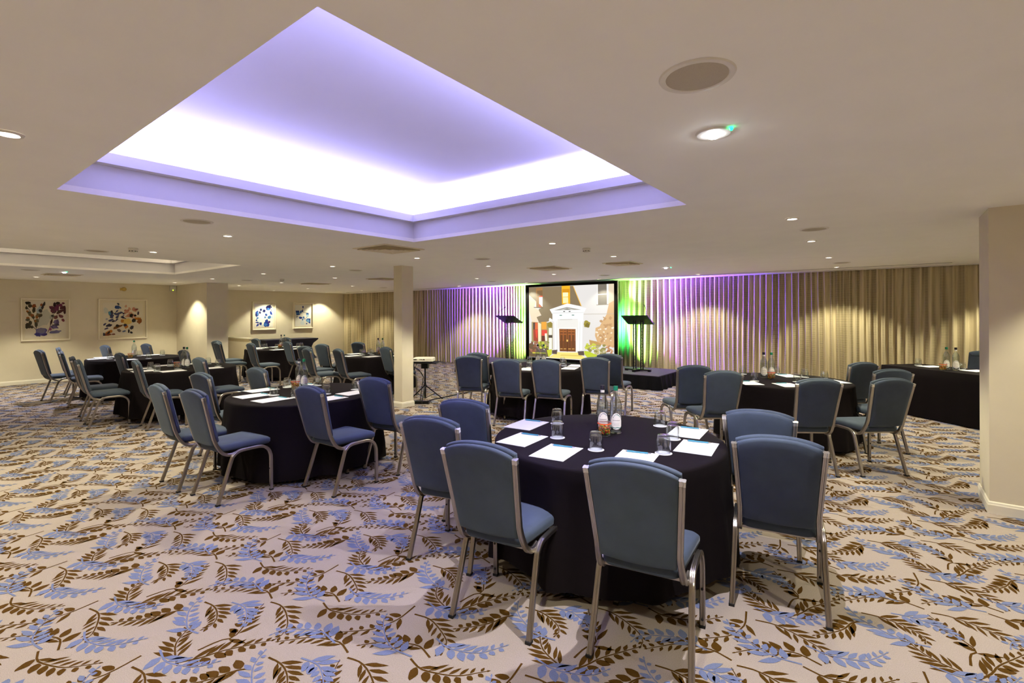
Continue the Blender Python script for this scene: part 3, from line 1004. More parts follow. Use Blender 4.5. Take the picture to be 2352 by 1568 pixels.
# ================================================================== STAGE AND SCREEN
SX0, SX1, SY0, SY1, SZ = -9.5, -3.72, 9.80, 11.22, 0.30
t = thing('stage', 'low black stage with grey top below the projection screen', 'stage', ((SX0 + SX1) / 2, (SY0 + SY1) / 2, 0))
ox, oy = t.location.x, t.location.y
for k in range(3):
    a = SX0 + (SX1 - SX0) * k / 3
    b = SX0 + (SX1 - SX0) * (k + 1) / 3
    mb = MB()
    mb.box(a + 0.002 - ox, b - 0.002 - ox, SY0 - oy, SY1 - oy, SZ - 0.05, SZ)
    mb.build('deck_panel', M_STAGE, t, smooth=False)
mb = MB()
per = [(SX0, SY1), (SX0, SY0), (SX1, SY0), (SX1, SY1)]
top, bot = [], []
q = random.Random(4)
for (p0, p1) in zip(per, per[1:]):
    L = math.hypot(p1[0] - p0[0], p1[1] - p0[1])
    n = int(L / 0.03)
    dx, dy = (p1[0] - p0[0]) / L, (p1[1] - p0[1]) / L
    nx, ny = dy, -dx
    if nx * ((p0[0] + p1[0]) / 2 - ox) + ny * ((p0[1] + p1[1]) / 2 - oy) < 0:
        nx, ny = -nx, -ny
    for i in range(n):
        s = L * i / n
        o1 = 0.012 + 0.006 * math.sin(s * 40)
        o2 = 0.04 + 0.022 * math.sin(s * 21 + 2 * math.sin(s * 2.3)) + 0.012 * math.sin(s * 47)
        x, y = p0[0] + dx * s - ox, p0[1] + dy * s - oy
        top.append((x + nx * o1, y + ny * o1, SZ - 0.012))
        bot.append((x + nx * o2, y + ny * o2, 0.004))
ra = mb.ring(top)
rm = mb.ring([((a[0] + b[0]) / 2 + 0.004 * math.sin(i), (a[1] + b[1]) / 2, 0.15) for i, (a, b) in enumerate(zip(top, bot))])
rb = mb.ring(bot)
mb.quad_ring(ra, rm, 0, closed=False)
mb.quad_ring(rm, rb, 0, closed=False)
mb.build('skirt', M_BLKF, t, angle=180)
mb = MB()
for x in (SX0 + 0.1, SX0 + 1.9, SX1 - 1.9, SX1 - 0.1):
    for y in (SY0 + 0.1, SY1 - 0.1):
        mb.lathe([(0.025, 0), (0.025, SZ - 0.05)], 10, c=(x - ox, y - oy))
mb.build('leg_frame', M_BLKM, t)

# projection screen (4:3), faces the room (towards -Y)
YS = 10.90
t = thing('projection_screen', 'large black-framed projection screen showing a white porticoed house', 'screen', ((-7.878 - 5.164) / 2, YS, 0.30))
ox = t.location.x
x0, x1, z0, z1 = -7.878 - ox, -5.164 - ox, 0.345 - 0.30, 2.383 - 0.30
ix0, ix1, iz0, iz1 = -7.777 - ox, -5.236 - ox, 0.413 - 0.30, 2.316 - 0.30
mb = MB()
for (a, b, c, d) in ((x0, x1, z0, iz0), (x0, x1, iz1, z1), (x0, ix0, iz0, iz1), (ix1, x1, iz0, iz1)):
    mb.box(a, b, -0.02, 0.03, c, d)
mb.build('border', M_BLKF, t, smooth=False)
mb = MB()
for x in (x0 + 0.05, x1 - 0.05):
    mb.box(x - 0.02, x + 0.02, 0.03, 0.07, 0.02, z1)
    mb.box(x - 0.03, x + 0.03, 0.0, 0.26, 0.0, 0.02)
mb.build('support_leg', M_BLKM, t, smooth=False)
mb = MB()
mb.box(x1 + 0.002, x1 + 0.022, -0.01, 0.03, 0.0, z1)
mb.build('support_tube', M_ALU, t, smooth=False)
mb = MB()
mb.box(ix0 - 0.01, ix1 + 0.01, 0.004, 0.028, iz0 - 0.01, iz1 + 0.01)
mb.build('backing_cloth', M_BLKF, t, smooth=False)
E_ = 1.0
PX = []


def pr(rgb, pts):
    PX.append((rgb, pts))


pr((206, 203, 200), [(100, 155), (1628, 65), (1628, 1470), (100, 1385)])
pr((122, 106, 80), [(100, 155), (935, 112), (1080, 475), (840, 430), (505, 540), (555, 600), (555, 720), (460, 760), (300, 780), (250, 680), (345, 645), (285, 580), (300, 530), (375, 510), (240, 400), (100, 290)])
pr((222, 170, 60), [(930, 112), (942, 112), (1086, 475), (1072, 475)])
pr((222, 196, 168), [(100, 295), (240, 400), (200, 510), (290, 550), (340, 640), (250, 680), (290, 770), (160, 765), (100, 560)])
pr((150, 108, 62), [(240, 160), (370, 150), (370, 505), (245, 500)])
pr((118, 92, 62), [(262, 210), (368, 200), (368, 300), (262, 310)])
pr((240, 234, 228), [(300, 320), (368, 312), (368, 500), (300, 440)])
pr((214, 84, 56), [(300, 302), (368, 296), (368, 320), (300, 326)])
pr((200, 72, 50), [(300, 440), (345, 500), (296, 500)])
pr((92, 74, 56), [(195, 500), (380, 505), (380, 520), (195, 514)])
pr((224, 166, 30), [(728, 118), (880, 110), (882, 445), (735, 445)])
pr((196, 132, 20), [(740, 172), (872, 168), (872, 232), (740, 236)])
pr((234, 226, 178), [(750, 235), (845, 232), (845, 305), (750, 310)])
pr((226, 216, 160), [(752, 318), (845, 315), (848, 420), (755, 425)])
pr((112, 104, 94), [(1358, 80), (1505, 70), (1510, 435), (1358, 445)])
pr((236, 234, 230), [(1350, 80), (1360, 80), (1362, 445), (1350, 445)])
pr((236, 234, 230), [(1505, 68), (1522, 68), (1526, 435), (1508, 435)])
pr((236, 234, 230), [(1358, 256), (1505, 244), (1505, 258), (1358, 270)])
pr((120, 108, 92), [(1335, 445), (1545, 432), (1545, 442), (1335, 455)])
pr((206, 190, 166), [(1540, 68), (1628, 62), (1628, 700), (1560, 600), (1530, 430)])
pr((196, 158, 112), [(1390, 830), (1440, 720), (1500, 620), (1540, 420), (1628, 360), (1628, 1210), (1480, 1180), (1350, 1120), (1310, 1000), (1320, 860)])
pr((176, 140, 80), [(1210, 1075), (1330, 1100), (1420, 1150), (1400, 1190), (1230, 1180)])
q = random.Random(9)
for i in range(16):
    PX.append(((222, 208, 186), blob(q.uniform(1330, 1600), q.uniform(820, 1120), q.uniform(8, 30), q.uniform(6, 18), q.uniform(-1, 1), 500 + i)))
for i in range(14):
    PX.append(((176, 136, 92), blob(q.uniform(1400, 1610), q.uniform(640, 1100), q.uniform(14, 46), q.uniform(10, 30), q.uniform(-1, 1), 530 + i)))
pr((170, 160, 146), [(1120, 612), (1628, 598), (1628, 606), (1120, 620)])
pr((150, 136, 92), [(150, 765), (480, 775), (560, 780), (560, 1250), (150, 1115)])
pr((226, 226, 226), [(505, 540), (835, 428), (1165, 510), (1110, 620), (570, 640), (540, 600)])
pr((150, 146, 136), [(580, 556), (825, 492), (1080, 538)])
pr((190, 188, 182), [(700, 548), (830, 508), (960, 541)])
pr((120, 120, 110), [(760, 541), (830, 515), (900, 541)])
pr((196, 196, 194), [(540, 600), (1125, 580), (1125, 590), (540, 612)])
pr((80, 80, 78), [(760, 565), (792, 565), (788, 582), (758, 582)])
pr((80, 80, 78), [(858, 563), (890, 563), (888, 580), (856, 580)])
pr((234, 234, 234), [(560, 640), (1115, 622), (1110, 700), (570, 715)])
pr((90, 130, 118), [(690, 634), (735, 634), (735, 650), (690, 650)])
pr((90, 130, 118), [(912, 628), (955, 628), (955, 644), (912, 644)])
pr((180, 176, 168), [(700, 714), (920, 708), (920, 718), (700, 726)])
pr((214, 212, 206), [(650, 730), (1030, 715), (1025, 860), (660, 880)])
pr((236, 236, 234), [(560, 700), (650, 700), (650, 750), (585, 755), (560, 745)])
pr((236, 236, 234), [(1015, 700), (1110, 695), (1118, 740), (1095, 755), (1025, 745)])
pr((230, 230, 228), [(590, 750), (652, 745), (645, 1290), (600, 1270)])
pr((206, 206, 202), [(632, 750), (644, 750), (640, 1285), (628, 1280)])
pr((230, 230, 228), [(1030, 740), (1098, 740), (1092, 1255), (1002, 1285)])
pr((204, 204, 198), [(1050, 745), (1062, 745), (1056, 1270), (1044, 1272)])
pr((224, 222, 216), [(655, 868), (1005, 855), (1005, 1300), (662, 1292)])
pr((110, 62, 28), [(683, 884), (978, 884), (980, 1290), (690, 1284)])
pr((146, 82, 36), [(690, 890), (826, 890), (824, 1100), (692, 1100)])
pr((146, 82, 36), [(836, 890), (972, 890), (972, 1100), (836, 1100)])
for X in (700, 765, 848, 912):
    pr((92, 50, 22), [(X, 905), (X + 50, 905), (X + 50, 918), (X, 918)])
    pr((178, 110, 56), [(X, 922), (X + 50, 922), (X + 50, 928), (X, 928)])
    pr((92, 50, 22), [(X, 945), (X + 50, 945), (X + 50, 965), (X, 965)])
    pr((96, 54, 24), [(X + 4, 990), (X + 46, 990), (X + 46, 1220), (X + 4, 1220)])
    pr((200, 160, 90), [(X, 1234), (X + 44, 1234), (X + 44, 1246), (X, 1246)])
pr((60, 34, 16), [(825, 885), (835, 885), (835, 1290), (825, 1290)])
pr((210, 170, 90), [(815, 1075), (845, 1075), (845, 1110), (815, 1110)])
pr((226, 206, 116), [(640, 1300), (1010, 1305), (1200, 1430), (480, 1398)])
pr((206, 184, 92), [(720, 1340), (1060, 1350), (1100, 1375), (690, 1362)])
pr((150, 58, 42), [(180, 775), (275, 775), (280, 1110), (190, 1100)])
pr((200, 92, 48), [(226, 775), (275, 775), (278, 900), (220, 900)])
pr((60, 48, 44), [(182, 780), (222, 780), (216, 898), (184, 898)])
pr((210, 62, 48), [(225, 910), (275, 910), (262, 1060), (240, 1030)])
pr((224, 210, 176), [(278, 770), (340, 800), (335, 1110), (285, 1115)])
pr((216, 150, 50), [(345, 765), (446, 760), (446, 895), (350, 895)])
pr((206, 64, 52), [(350, 905), (455, 905), (458, 1000), (350, 1010)])
pr((96, 44, 34), [(350, 1010), (420, 1010), (420, 1105), (350, 1105)])
pr((236, 224, 200), [(410, 970), (452, 965), (456, 1100), (420, 1100)])
pr((222, 222, 208), [(490, 870), (550, 870), (548, 1250), (490, 1240)])
pr((70, 60, 50), [(480, 995), (556, 995), (556, 1045), (480, 1045)])
PX.append(((132, 118, 44), blob(505, 810, 46, 50, 0, 61)))
PX.append(((230, 228, 220), blob(520, 725, 30, 30, 0, 62)))
PX.append(((142, 128, 40), blob(1172, 795, 60, 62, 0, 63)))
PX.append(((110, 96, 30), blob(1185, 815, 36, 40, 0, 64)))
q = random.Random(13)
pr((96, 80, 56), [(100, 1150), (480, 1200), (500, 1385), (100, 1385)])
for i in range(26):
    PX.append((q.choice([(134, 84, 60), (150, 100, 78), (110, 74, 52)]), blob(q.uniform(105, 290), q.uniform(1120, 1290), q.uniform(14, 36), q.uniform(10, 24), q.uniform(-1, 1), 600 + i)))
for i in range(22):
    PX.append((q.choice([(150, 162, 50), (180, 186, 66), (120, 128, 40)]), blob(q.uniform(300, 480), q.uniform(1120, 1230), q.uniform(14, 34), q.uniform(10, 22), q.uniform(-1, 1), 640 + i)))
pr((196, 190, 60), [(170, 1300), (440, 1310), (440, 1325), (170, 1322)])
pr((184, 190, 50), [(450, 1262), (550, 1248), (545, 1340), (480, 1385)])
pr((84, 70, 64), [(550, 1265), (650, 1255), (640, 1335), (550, 1330)])
pr((84, 70, 64), [(1015, 1282), (1122, 1276), (1132, 1355), (1030, 1350)])
for i in range(34):
    PX.append((q.choice([(176, 166, 120), (150, 140, 92), (196, 190, 150), (136, 130, 70)]), blob(q.uniform(1190, 1490), q.uniform(1170, 1370), q.uniform(16, 44), q.uniform(12, 28), q.uniform(-1, 1), 700 + i)))
for i in range(14):
    PX.append((q.choice([(186, 190, 70), (160, 170, 56)]), blob(q.uniform(1140, 1330), q.uniform(1150, 1230), q.uniform(16, 40), q.uniform(12, 24), q.uniform(-1, 1), 740 + i)))
for i in range(24):
    PX.append((q.choice([(176, 124, 86), (190, 150, 110), (150, 96, 66)]), blob(q.uniform(1490, 1615), q.uniform(1170, 1420), q.uniform(14, 34), q.uniform(10, 24), q.uniform(-1, 1), 760 + i)))
pr((176, 190, 46), [(1130, 1272), (1200, 1280), (1360, 1350), (1290, 1425), (1190, 1402), (1132, 1330)])
mats, idx = [], {}
mb = MB()
for i, (rgb, pts) in enumerate(PX):
    if rgb not in idx:
        idx[rgb] = len(mats)
        mats.append(flat(rgb, E_))
    P = []
    for (px, py) in pts:
        u = min(1, max(0, (px - 100) / 1528))
        yt, yb_ = 155 - 90 * u, 1385 + 85 * u
        v = min(1, max(0, 1 - (py - yt) / (yb_ - yt)))
        P.append((ix0 + u * (ix1 - ix0), 0.0035 - 0.00006 * i, iz0 + v * (iz1 - iz0)))
    mb.poly(P, idx[rgb])
mb.build('projected_picture', mats, t, smooth=False)

# ---- lecterns


def lectern(label, x, y, mic):
    t = thing('lectern', label, 'lectern', (x, y, SZ), 0, 'black lecterns on the stage')
    mb = MB()
    mb.box(-0.04, 0.04, -0.24, 0.24, 0.02, 0.05)
    mb.box(-0.30, 0.30, -0.035, 0.035, 0.02, 0.05)
    for (a, b) in ((0.27, 0), (-0.27, 0), (0, 0.21), (0, -0.21)):
        mb.box(a - 0.03, a + 0.03, b - 0.03, b + 0.03, 0.0, 0.02)
    mb.build('base', M_BLKM, t, smooth=False)
    for sx in (-0.10, 0.07):
        for dx in (0.0, 0.055):
            mb = MB()
            mb.lathe([(0.014, 0.05), (0.014, 1.16)], 10, c=(sx + dx, 0))
            mb.build('post', M_BLKM, t)
        mb = MB()
        zz = 0.08
        k = 0
        while zz < 1.10:
            a, b = (sx, sx + 0.055) if k % 2 == 0 else (sx + 0.055, sx)
            mb.tube([(a, 0, zz), (b, 0, zz + 0.07)], 0.004, 6)
            zz += 0.07
            k += 1
        mb.build('lattice', M_BLKM, t)
    # tilted reading board: high edge towards the room (-Y)
    mb = MB()
    hy, tl = 0.19, math.atan2(0.19, 0.38)
    cz = 1.155
    P = []
    for (yy, zz) in ((-hy, cz + 0.095), (hy, cz - 0.095)):
        P.append((yy, zz))
    th = 0.018
    for (a, b) in ((0, th),):
        r1 = mb.ring([(-0.31, P[0][0], P[0][1]), (0.31, P[0][0], P[0][1]), (0.31, P[1][0], P[1][1]), (-0.31, P[1][0], P[1][1])])
        r2 = mb.ring([(-0.31, P[0][0] - 0.008, P[0][1] - th), (0.31, P[0][0] - 0.008, P[0][1] - th), (0.31, P[1][0] - 0.008, P[1][1] - th), (-0.31, P[1][0] - 0.008, P[1][1] - th)])
        mb.quad_ring(r1, r2)
        mb.cap(r1)
        mb.cap(r2, 0, True)
    mb.build('reading_board', M_BLKM, t, smooth=False)
    mb = MB()
    mb.box(-0.31, 0.31, hy - 0.01, hy + 0.008, cz - 0.11, cz - 0.065)
    mb.build('book_ledge', M_BLKM, t, smooth=False)
    mb = MB()
    s = mic
    pts = [(s * 0.27, -hy + 0.02, cz + 0.09), (s * 0.275, -hy + 0.02, cz + 0.16), (s * 0.25, -hy + 0.05, cz + 0.24), (s * 0.19, -hy + 0.12, cz + 0.30)]
    if s < 0:
        pts = [(-0.27, -hy + 0.02, cz + 0.09), (-0.24, -hy + 0.03, cz + 0.16), (-0.18, -hy + 0.06, cz + 0.24), (-0.09, -hy + 0.10, cz + 0.30)]
    mb.tube(pts, 0.005, 6)
    d = (Vector(pts[-1]) - Vector(pts[-2])).normalized()
    mb.tube([Vector(pts[-1]), Vector(pts[-1]) + d * 0.05], 0.010, 8)
    mb.build('microphone', M_BLKM, t)
    return t


lectern('black lectern with microphone on the stage, at the left side of the screen', -8.08, 10.40, -1)
lectern('black lectern with microphone on the stage, at the right side of the screen', -4.44, 10.42, 1)

# ---- projector on its tripod stand beside the column
PXX, PYY = -6.75, 6.16
t = thing('projector_stand', 'black tripod stand under the projector beside the square column', 'stand', (PXX, PYY, 0), 0.62)
mb = MB()
mb.box(-0.24, 0.24, -0.19, 0.19, 0.700, 0.715)
mb.build('tray', M_BLKM, t, smooth=False)
mb = MB()
mb.box(-0.06, 0.06, -0.06, 0.06, 0.60, 0.70)
mb.build('head_bracket', M_BLKM, t, smooth=False)
mb = MB()
mb.lathe([(0.018, 0.05), (0.018, 0.34), (0.014, 0.34), (0.014, 0.60)], 12)
mb.build('pole', M_BLKM, t)
mb = MB()
mb.lathe([(0.03, 0.25), (0.03, 0.30)], 12)
mb.build('collar', M_BLKM, t)
for k in range(3):
    a = 0.55 + k * 2 * PI / 3
    mb = MB()
    mb.tube([(0.02 * math.cos(a), 0.02 * math.sin(a), 0.275), (0.34 * math.cos(a), 0.34 * math.sin(a), 0.012)], 0.011, 8)
    lg = mb.build('leg', M_BLKM, t)
    mb = MB()
    mb.tube([(0.016 * math.cos(a), 0.016 * math.sin(a), 0.06), (0.20 * math.cos(a), 0.20 * math.sin(a), 0.125)], 0.007, 6)
    mb.build('brace', M_BLKM, t)
t = thing('projector', 'white projector lying on the tripod stand by the column', 'projector', (PXX - 0.02, PYY, 0.717), 0.62)
mb = MB()
rr = []
for (z, ins) in ((0.012, 0.012), (0.018, 0.0), (0.07, 0.0), (0.082, 0.012), (0.086, 0.04)):
    x_, y_ = 0.185 - ins, 0.135 - ins
    c = 0.03
    rr.append(mb.ring([(-x_ + c, -y_, z), (x_ - c, -y_, z), (x_, -y_ + c, z), (x_, y_ - c, z), (x_ - c, y_, z), (-x_ + c, y_, z), (-x_, y_ - c, z), (-x_, -y_ + c, z)]))
for a, b in zip(rr, rr[1:]):
    mb.quad_ring(a, b)
mb.cap(rr[0], 0, True)
mb.cap(rr[-1])
mb.build('casing', M_PROJ, t, smooth=False)
mb = MB()
for (x_, y_) in ((-0.15, -0.1), (0.15, -0.1), (0.15, 0.1), (-0.15, 0.1)):
    mb.lathe([(0.012, 0.0), (0.012, 0.014)], 10, c=(x_, y_))
mb.build('foot', M_RUB, t)
mb = MB()
for (x_, wd) in ((-0.12, 0.05), (-0.04, 0.014), (-0.01, 0.014), (0.03, 0.02)):
    mb.box(x_ - wd, x_ + wd * 0.2, -0.1375, -0.134, 0.045, 0.062)
mb.build('socket', M_BLKM, t, smooth=False)
t = thing('power_strip', 'black power adapter with coiled leads on the carpet at the column foot', 'adapter', (-6.58, 5.93, 0), 0.6)
mb = MB()
mb.box(-0.13, 0.13, -0.05, 0.05, 0.0, 0.045)
mb.build('body', M_BLKM, t, smooth=False)
mb = MB()
mb.tube([(0.13 + 0.05 * math.cos(a / 4) * (1 - a / 80), 0.05 * math.sin(a / 4), 0.012 + a * 0.0008) for a in range(0, 52)], 0.006, 6)
mb.build('lead', M_RUB, t)
mb = MB()
mb.tube([(-6.93, 6.10, 0.72), (-6.97, 6.06, 0.64), (-6.86, 6.12, 0.56), (-6.80, 6.16, 0.44), (-6.79, 6.13, 0.30), (-6.77, 6.08, 0.16), (-6.70, 5.99, 0.02)], 0.007, 6)
mb.tube([(-6.92, 6.13, 0.70), (-6.93, 6.07, 0.60), (-6.82, 6.13, 0.52), (-6.785, 6.18, 0.40), (-6.80, 6.12, 0.26), (-6.72, 6.02, 0.02)], 0.005, 6)
tag(mb.build('cable', M_RUB), 'black projector leads hanging down beside the tripod pole', 'cable')
mb = MB()
mb.tube([(-6.62, 6.02, 0.012), (-6.70, 6.35, 0.012), (-6.72, 6.75, 0.012), (-6.74, 7.25, 0.012), (-6.70, 7.9, 0.012), (-6.6, 8.6, 0.012), (-6.5, 9.2, 0.012), (-6.4, 9.68, 0.012)], 0.011, 8)
tag(mb.build('floor_cable', M_RUB), 'black cable running over the carpet from the tripod to the stage', 'cable')

# ================================================================== CHAIRS
def arc(c, r, a0, a1, n):
    return [(c[0] + r * math.cos(a0 + (a1 - a0) * i / n), c[1] + r * math.sin(a0 + (a1 - a0) * i / n)) for i in range(n + 1)]


PROF = [(.0135, -.009), (.0135, .009), (.0105, .0125), (.0050, .0125), (.0028, .0108), (-.0028, .0108), (-.0050, .0125), (-.0105, .0125),
        (-.0135, .009), (-.0135, -.009), (-.0105, -.0125), (-.0050, -.0125), (-.0028, -.0108), (.0028, -.0108), (.0050, -.0125), (.0105, -.0125)]


def chair_meshes():
    me = {}
    for s, nm in ((-1, 'l'), (1, 'r')):
        # front leg + front half of the rail (one bent tube), rear leg + rear half
        fl = [(s * .2225, .228, 0.010), (s * .2225, .227, .15), (s * .2225, .226, .29), (s * .221, .221, .335), (s * .219, .203, .376), (s * .217, .170, .405), (s * .215, .125, .419), (s * .214, .06, .421), (s * .213, .0, .421)]
        rl = [(s * .213, .0, .421), (s * .212, -.035, .419), (s * .212, -.070, .410), (s * .213, -.099, .388), (s * .214, -.118, .356), (s * .219, -.175, .185), (s * .225, -.234, .010)]
        for key, path in (('front', fl), ('rear', rl)):
            mb = MB()
            mb.sweep(smooth_path(path, 4), PROF)
            me['leg_' + key + nm] = mb.mesh('leg', [M_ALU])
        mb = MB()
        mb.box(s * .2225 - .0145, s * .2225 + .0145, .213, .241, 0.0, .014)
        me['cap_front' + nm] = mb.mesh('foot_cap', [M_RUB], smooth=False)
        mb = MB()
        mb.box(s * .2255 - .0145, s * .2255 + .0145, -.252, -.220, 0.0, .014)
        me['cap_rear' + nm] = mb.mesh('foot_cap', [M_RUB], smooth=False)
        mb = MB()
        for z in (.045, .20):
            r0 = mb.ring([(s * .2225 + .007 * math.cos(2 * PI * i / 8), .2125, z + .007 * math.sin(2 * PI * i / 8)) for i in range(8)])
            r1 = mb.ring([(s * .2225 + .006 * math.cos(2 * PI * i / 8), .2095, z + .006 * math.sin(2 * PI * i / 8)) for i in range(8)])
            mb.quad_ring(r0, r1)
            mb.cap(r1)
        me['stud' + nm] = mb.mesh('stacking_stud', [M_RUB], smooth=False)
        # back post
        po = [(s * .190, -.055, .405), (s * .190, -.100, .396), (s * .189, -.140, .400), (s * .188, -.175, .420), (s * .1865, -.203, .455), (s * .1835, -.230, .508), (s * .182, -.247, .556), (s * .193, -.292, .735), (s * .2045, -.334, .905)]
        mb = MB()
        pts = smooth_path(po[:7], 4)[:-1] + [Vector(p) for p in po[6:]]
        mb.sweep(pts, PROF)
        me['post' + nm] = mb.mesh('back_post', [M_ALU])
        mb = MB()
        d = Vector((s * .0115, -.043, .170)).normalized()
        c = Vector(po[-1])
        mb.sweep([c - d * .012, c + d * .004, c + d * .012], [(a * 1.06, b * 1.06) for a, b in PROF])
        cp = mb.ring([c + d * .018 + Vector((a * .55, b * .5, 0)) for a, b in PROF])
        me['pcap' + nm] = mb.mesh('post_cap', [M_ALUC])
    mb = MB()
    mb.box(-.185, .185, -.150, -.130, .403, .417)
    mb.box(-.205, .205, .10, .12, .420, .432)
    me['rail'] = mb.mesh('cross_rail', [M_ALU], smooth=False)
    # seat cushion

    def outline(hf, hr, yf, yr, r, n=5):
        pts = []
        for (cx, cy_, a0) in ((hf - r, yf - r, 0), (-hf + r, yf - r, PI / 2), (-hr + r, yr + r, PI), (hr - r, yr + r, 1.5 * PI)):
            for i in range(n + 1):
                a = a0 + i * PI / 2 / n
                pts.append((cx + r * math.cos(a), cy_ + r * math.sin(a)))
        return pts

    mb = MB()
    prev = None
    for (ins, z) in ((.03, .424), (.008, .428), (.0, .440), (.0, .466), (.004, .480), (.016, .490), (.045, .496), (.10, .499)):
        o = outline(.215 - ins, .178 - ins, .245 - ins, -.205 + ins, max(.012, .05 - ins * .3))
        cur = mb.ring([(x, y, z - (.012 if y > .15 and z > .47 else 0) * max(0, (y - .15) / .1)) for x, y in o])
        if prev:
            mb.quad_ring(prev, cur)
        else:
            mb.cap(cur, 0, True)
        prev = cur
    mb.cap(prev)
    me['seat'] = mb.mesh('seat', [M_VELVET], angle=60)

    # backrest shells

    def back(hb, ht, s0, s1, sc_, sag, layers, n=14):
        mb = MB()
        dv = Vector((0, -.240, .971))
        nv = Vector((0, .971, .240))
        org = Vector((0, -.2335, .500))
        prev = None
        for (ins, nn) in layers:
            pts = []
            for i in range(n + 1):
                x = -1 + 2 * i / n
                s = s0 - sag * (1 - x * x) + ins
                pts.append(((hb - ins) * x, s))
            m = 8
            for i in range(1, m):
                t = i / m
                hw = hb + (ht - hb) * t - ins
                pts.append((hw, s0 + (s1 - s0) * t))
            for i in range(n + 1):
                x = 1 - 2 * i / n
                s = s1 + (sc_ - s1) * (1 - abs(x) ** 2.4) - ins
                pts.append(((ht - ins) * (x if abs(x) < 1 else x * .985), s))
            for i in range(1, m):
                t = 1 - i / m
                hw = hb + (ht - hb) * t - ins
                pts.append((-hw, s0 + (s1 - s0) * t))
            cur = mb.ring([org + dv * s + nv * nn + Vector((x, 0, 0)) for x, s in pts])
            if prev:
                mb.quad_ring(prev, cur)
            else:
                mb.cap(cur, 0, True)
            prev = cur
        mb.cap(prev)
        return mb

    me['cushion'] = back(.163, .203, .012, .440, .478, .016, [(.012, .012), (.002, .016), (.0, .024), (.001, .038), (.007, .047), (.022, .053), (.06, .056)]).mesh('backrest', [M_VELVET], angle=60)
    me['panel'] = back(.168, .194, -.004, .436, .4755, .012, [(.05, -.020), (.014, -.018), (.004, -.014), (.0, -.007), (.002, .008), (.008, .012)]).mesh('back_panel', [M_VELVET], angle=60)
    return me


CM = chair_meshes()


def make_chair(name, label, x, y, deg, group):
    t = thing(name, label, 'chair', (x, y, 0), R(deg), group)
    for nm in 'lr':
        a = link('leg', CM['leg_front' + nm], t)
        link('foot_cap', CM['cap_front' + nm], a)
        link('stacking_stud', CM['stud' + nm], a)
        a = link('leg', CM['leg_rear' + nm], t)
        link('foot_cap', CM['cap_rear' + nm], a)
        a = link('back_post', CM['post' + nm], t)
        link('post_cap', CM['pcap' + nm], a)
    link('cross_rail', CM['rail'], t)
    link('seat', CM['seat'], t)
    b = link('backrest', CM['cushion'], t)
    link('back_panel', CM['panel'], b)
    return t


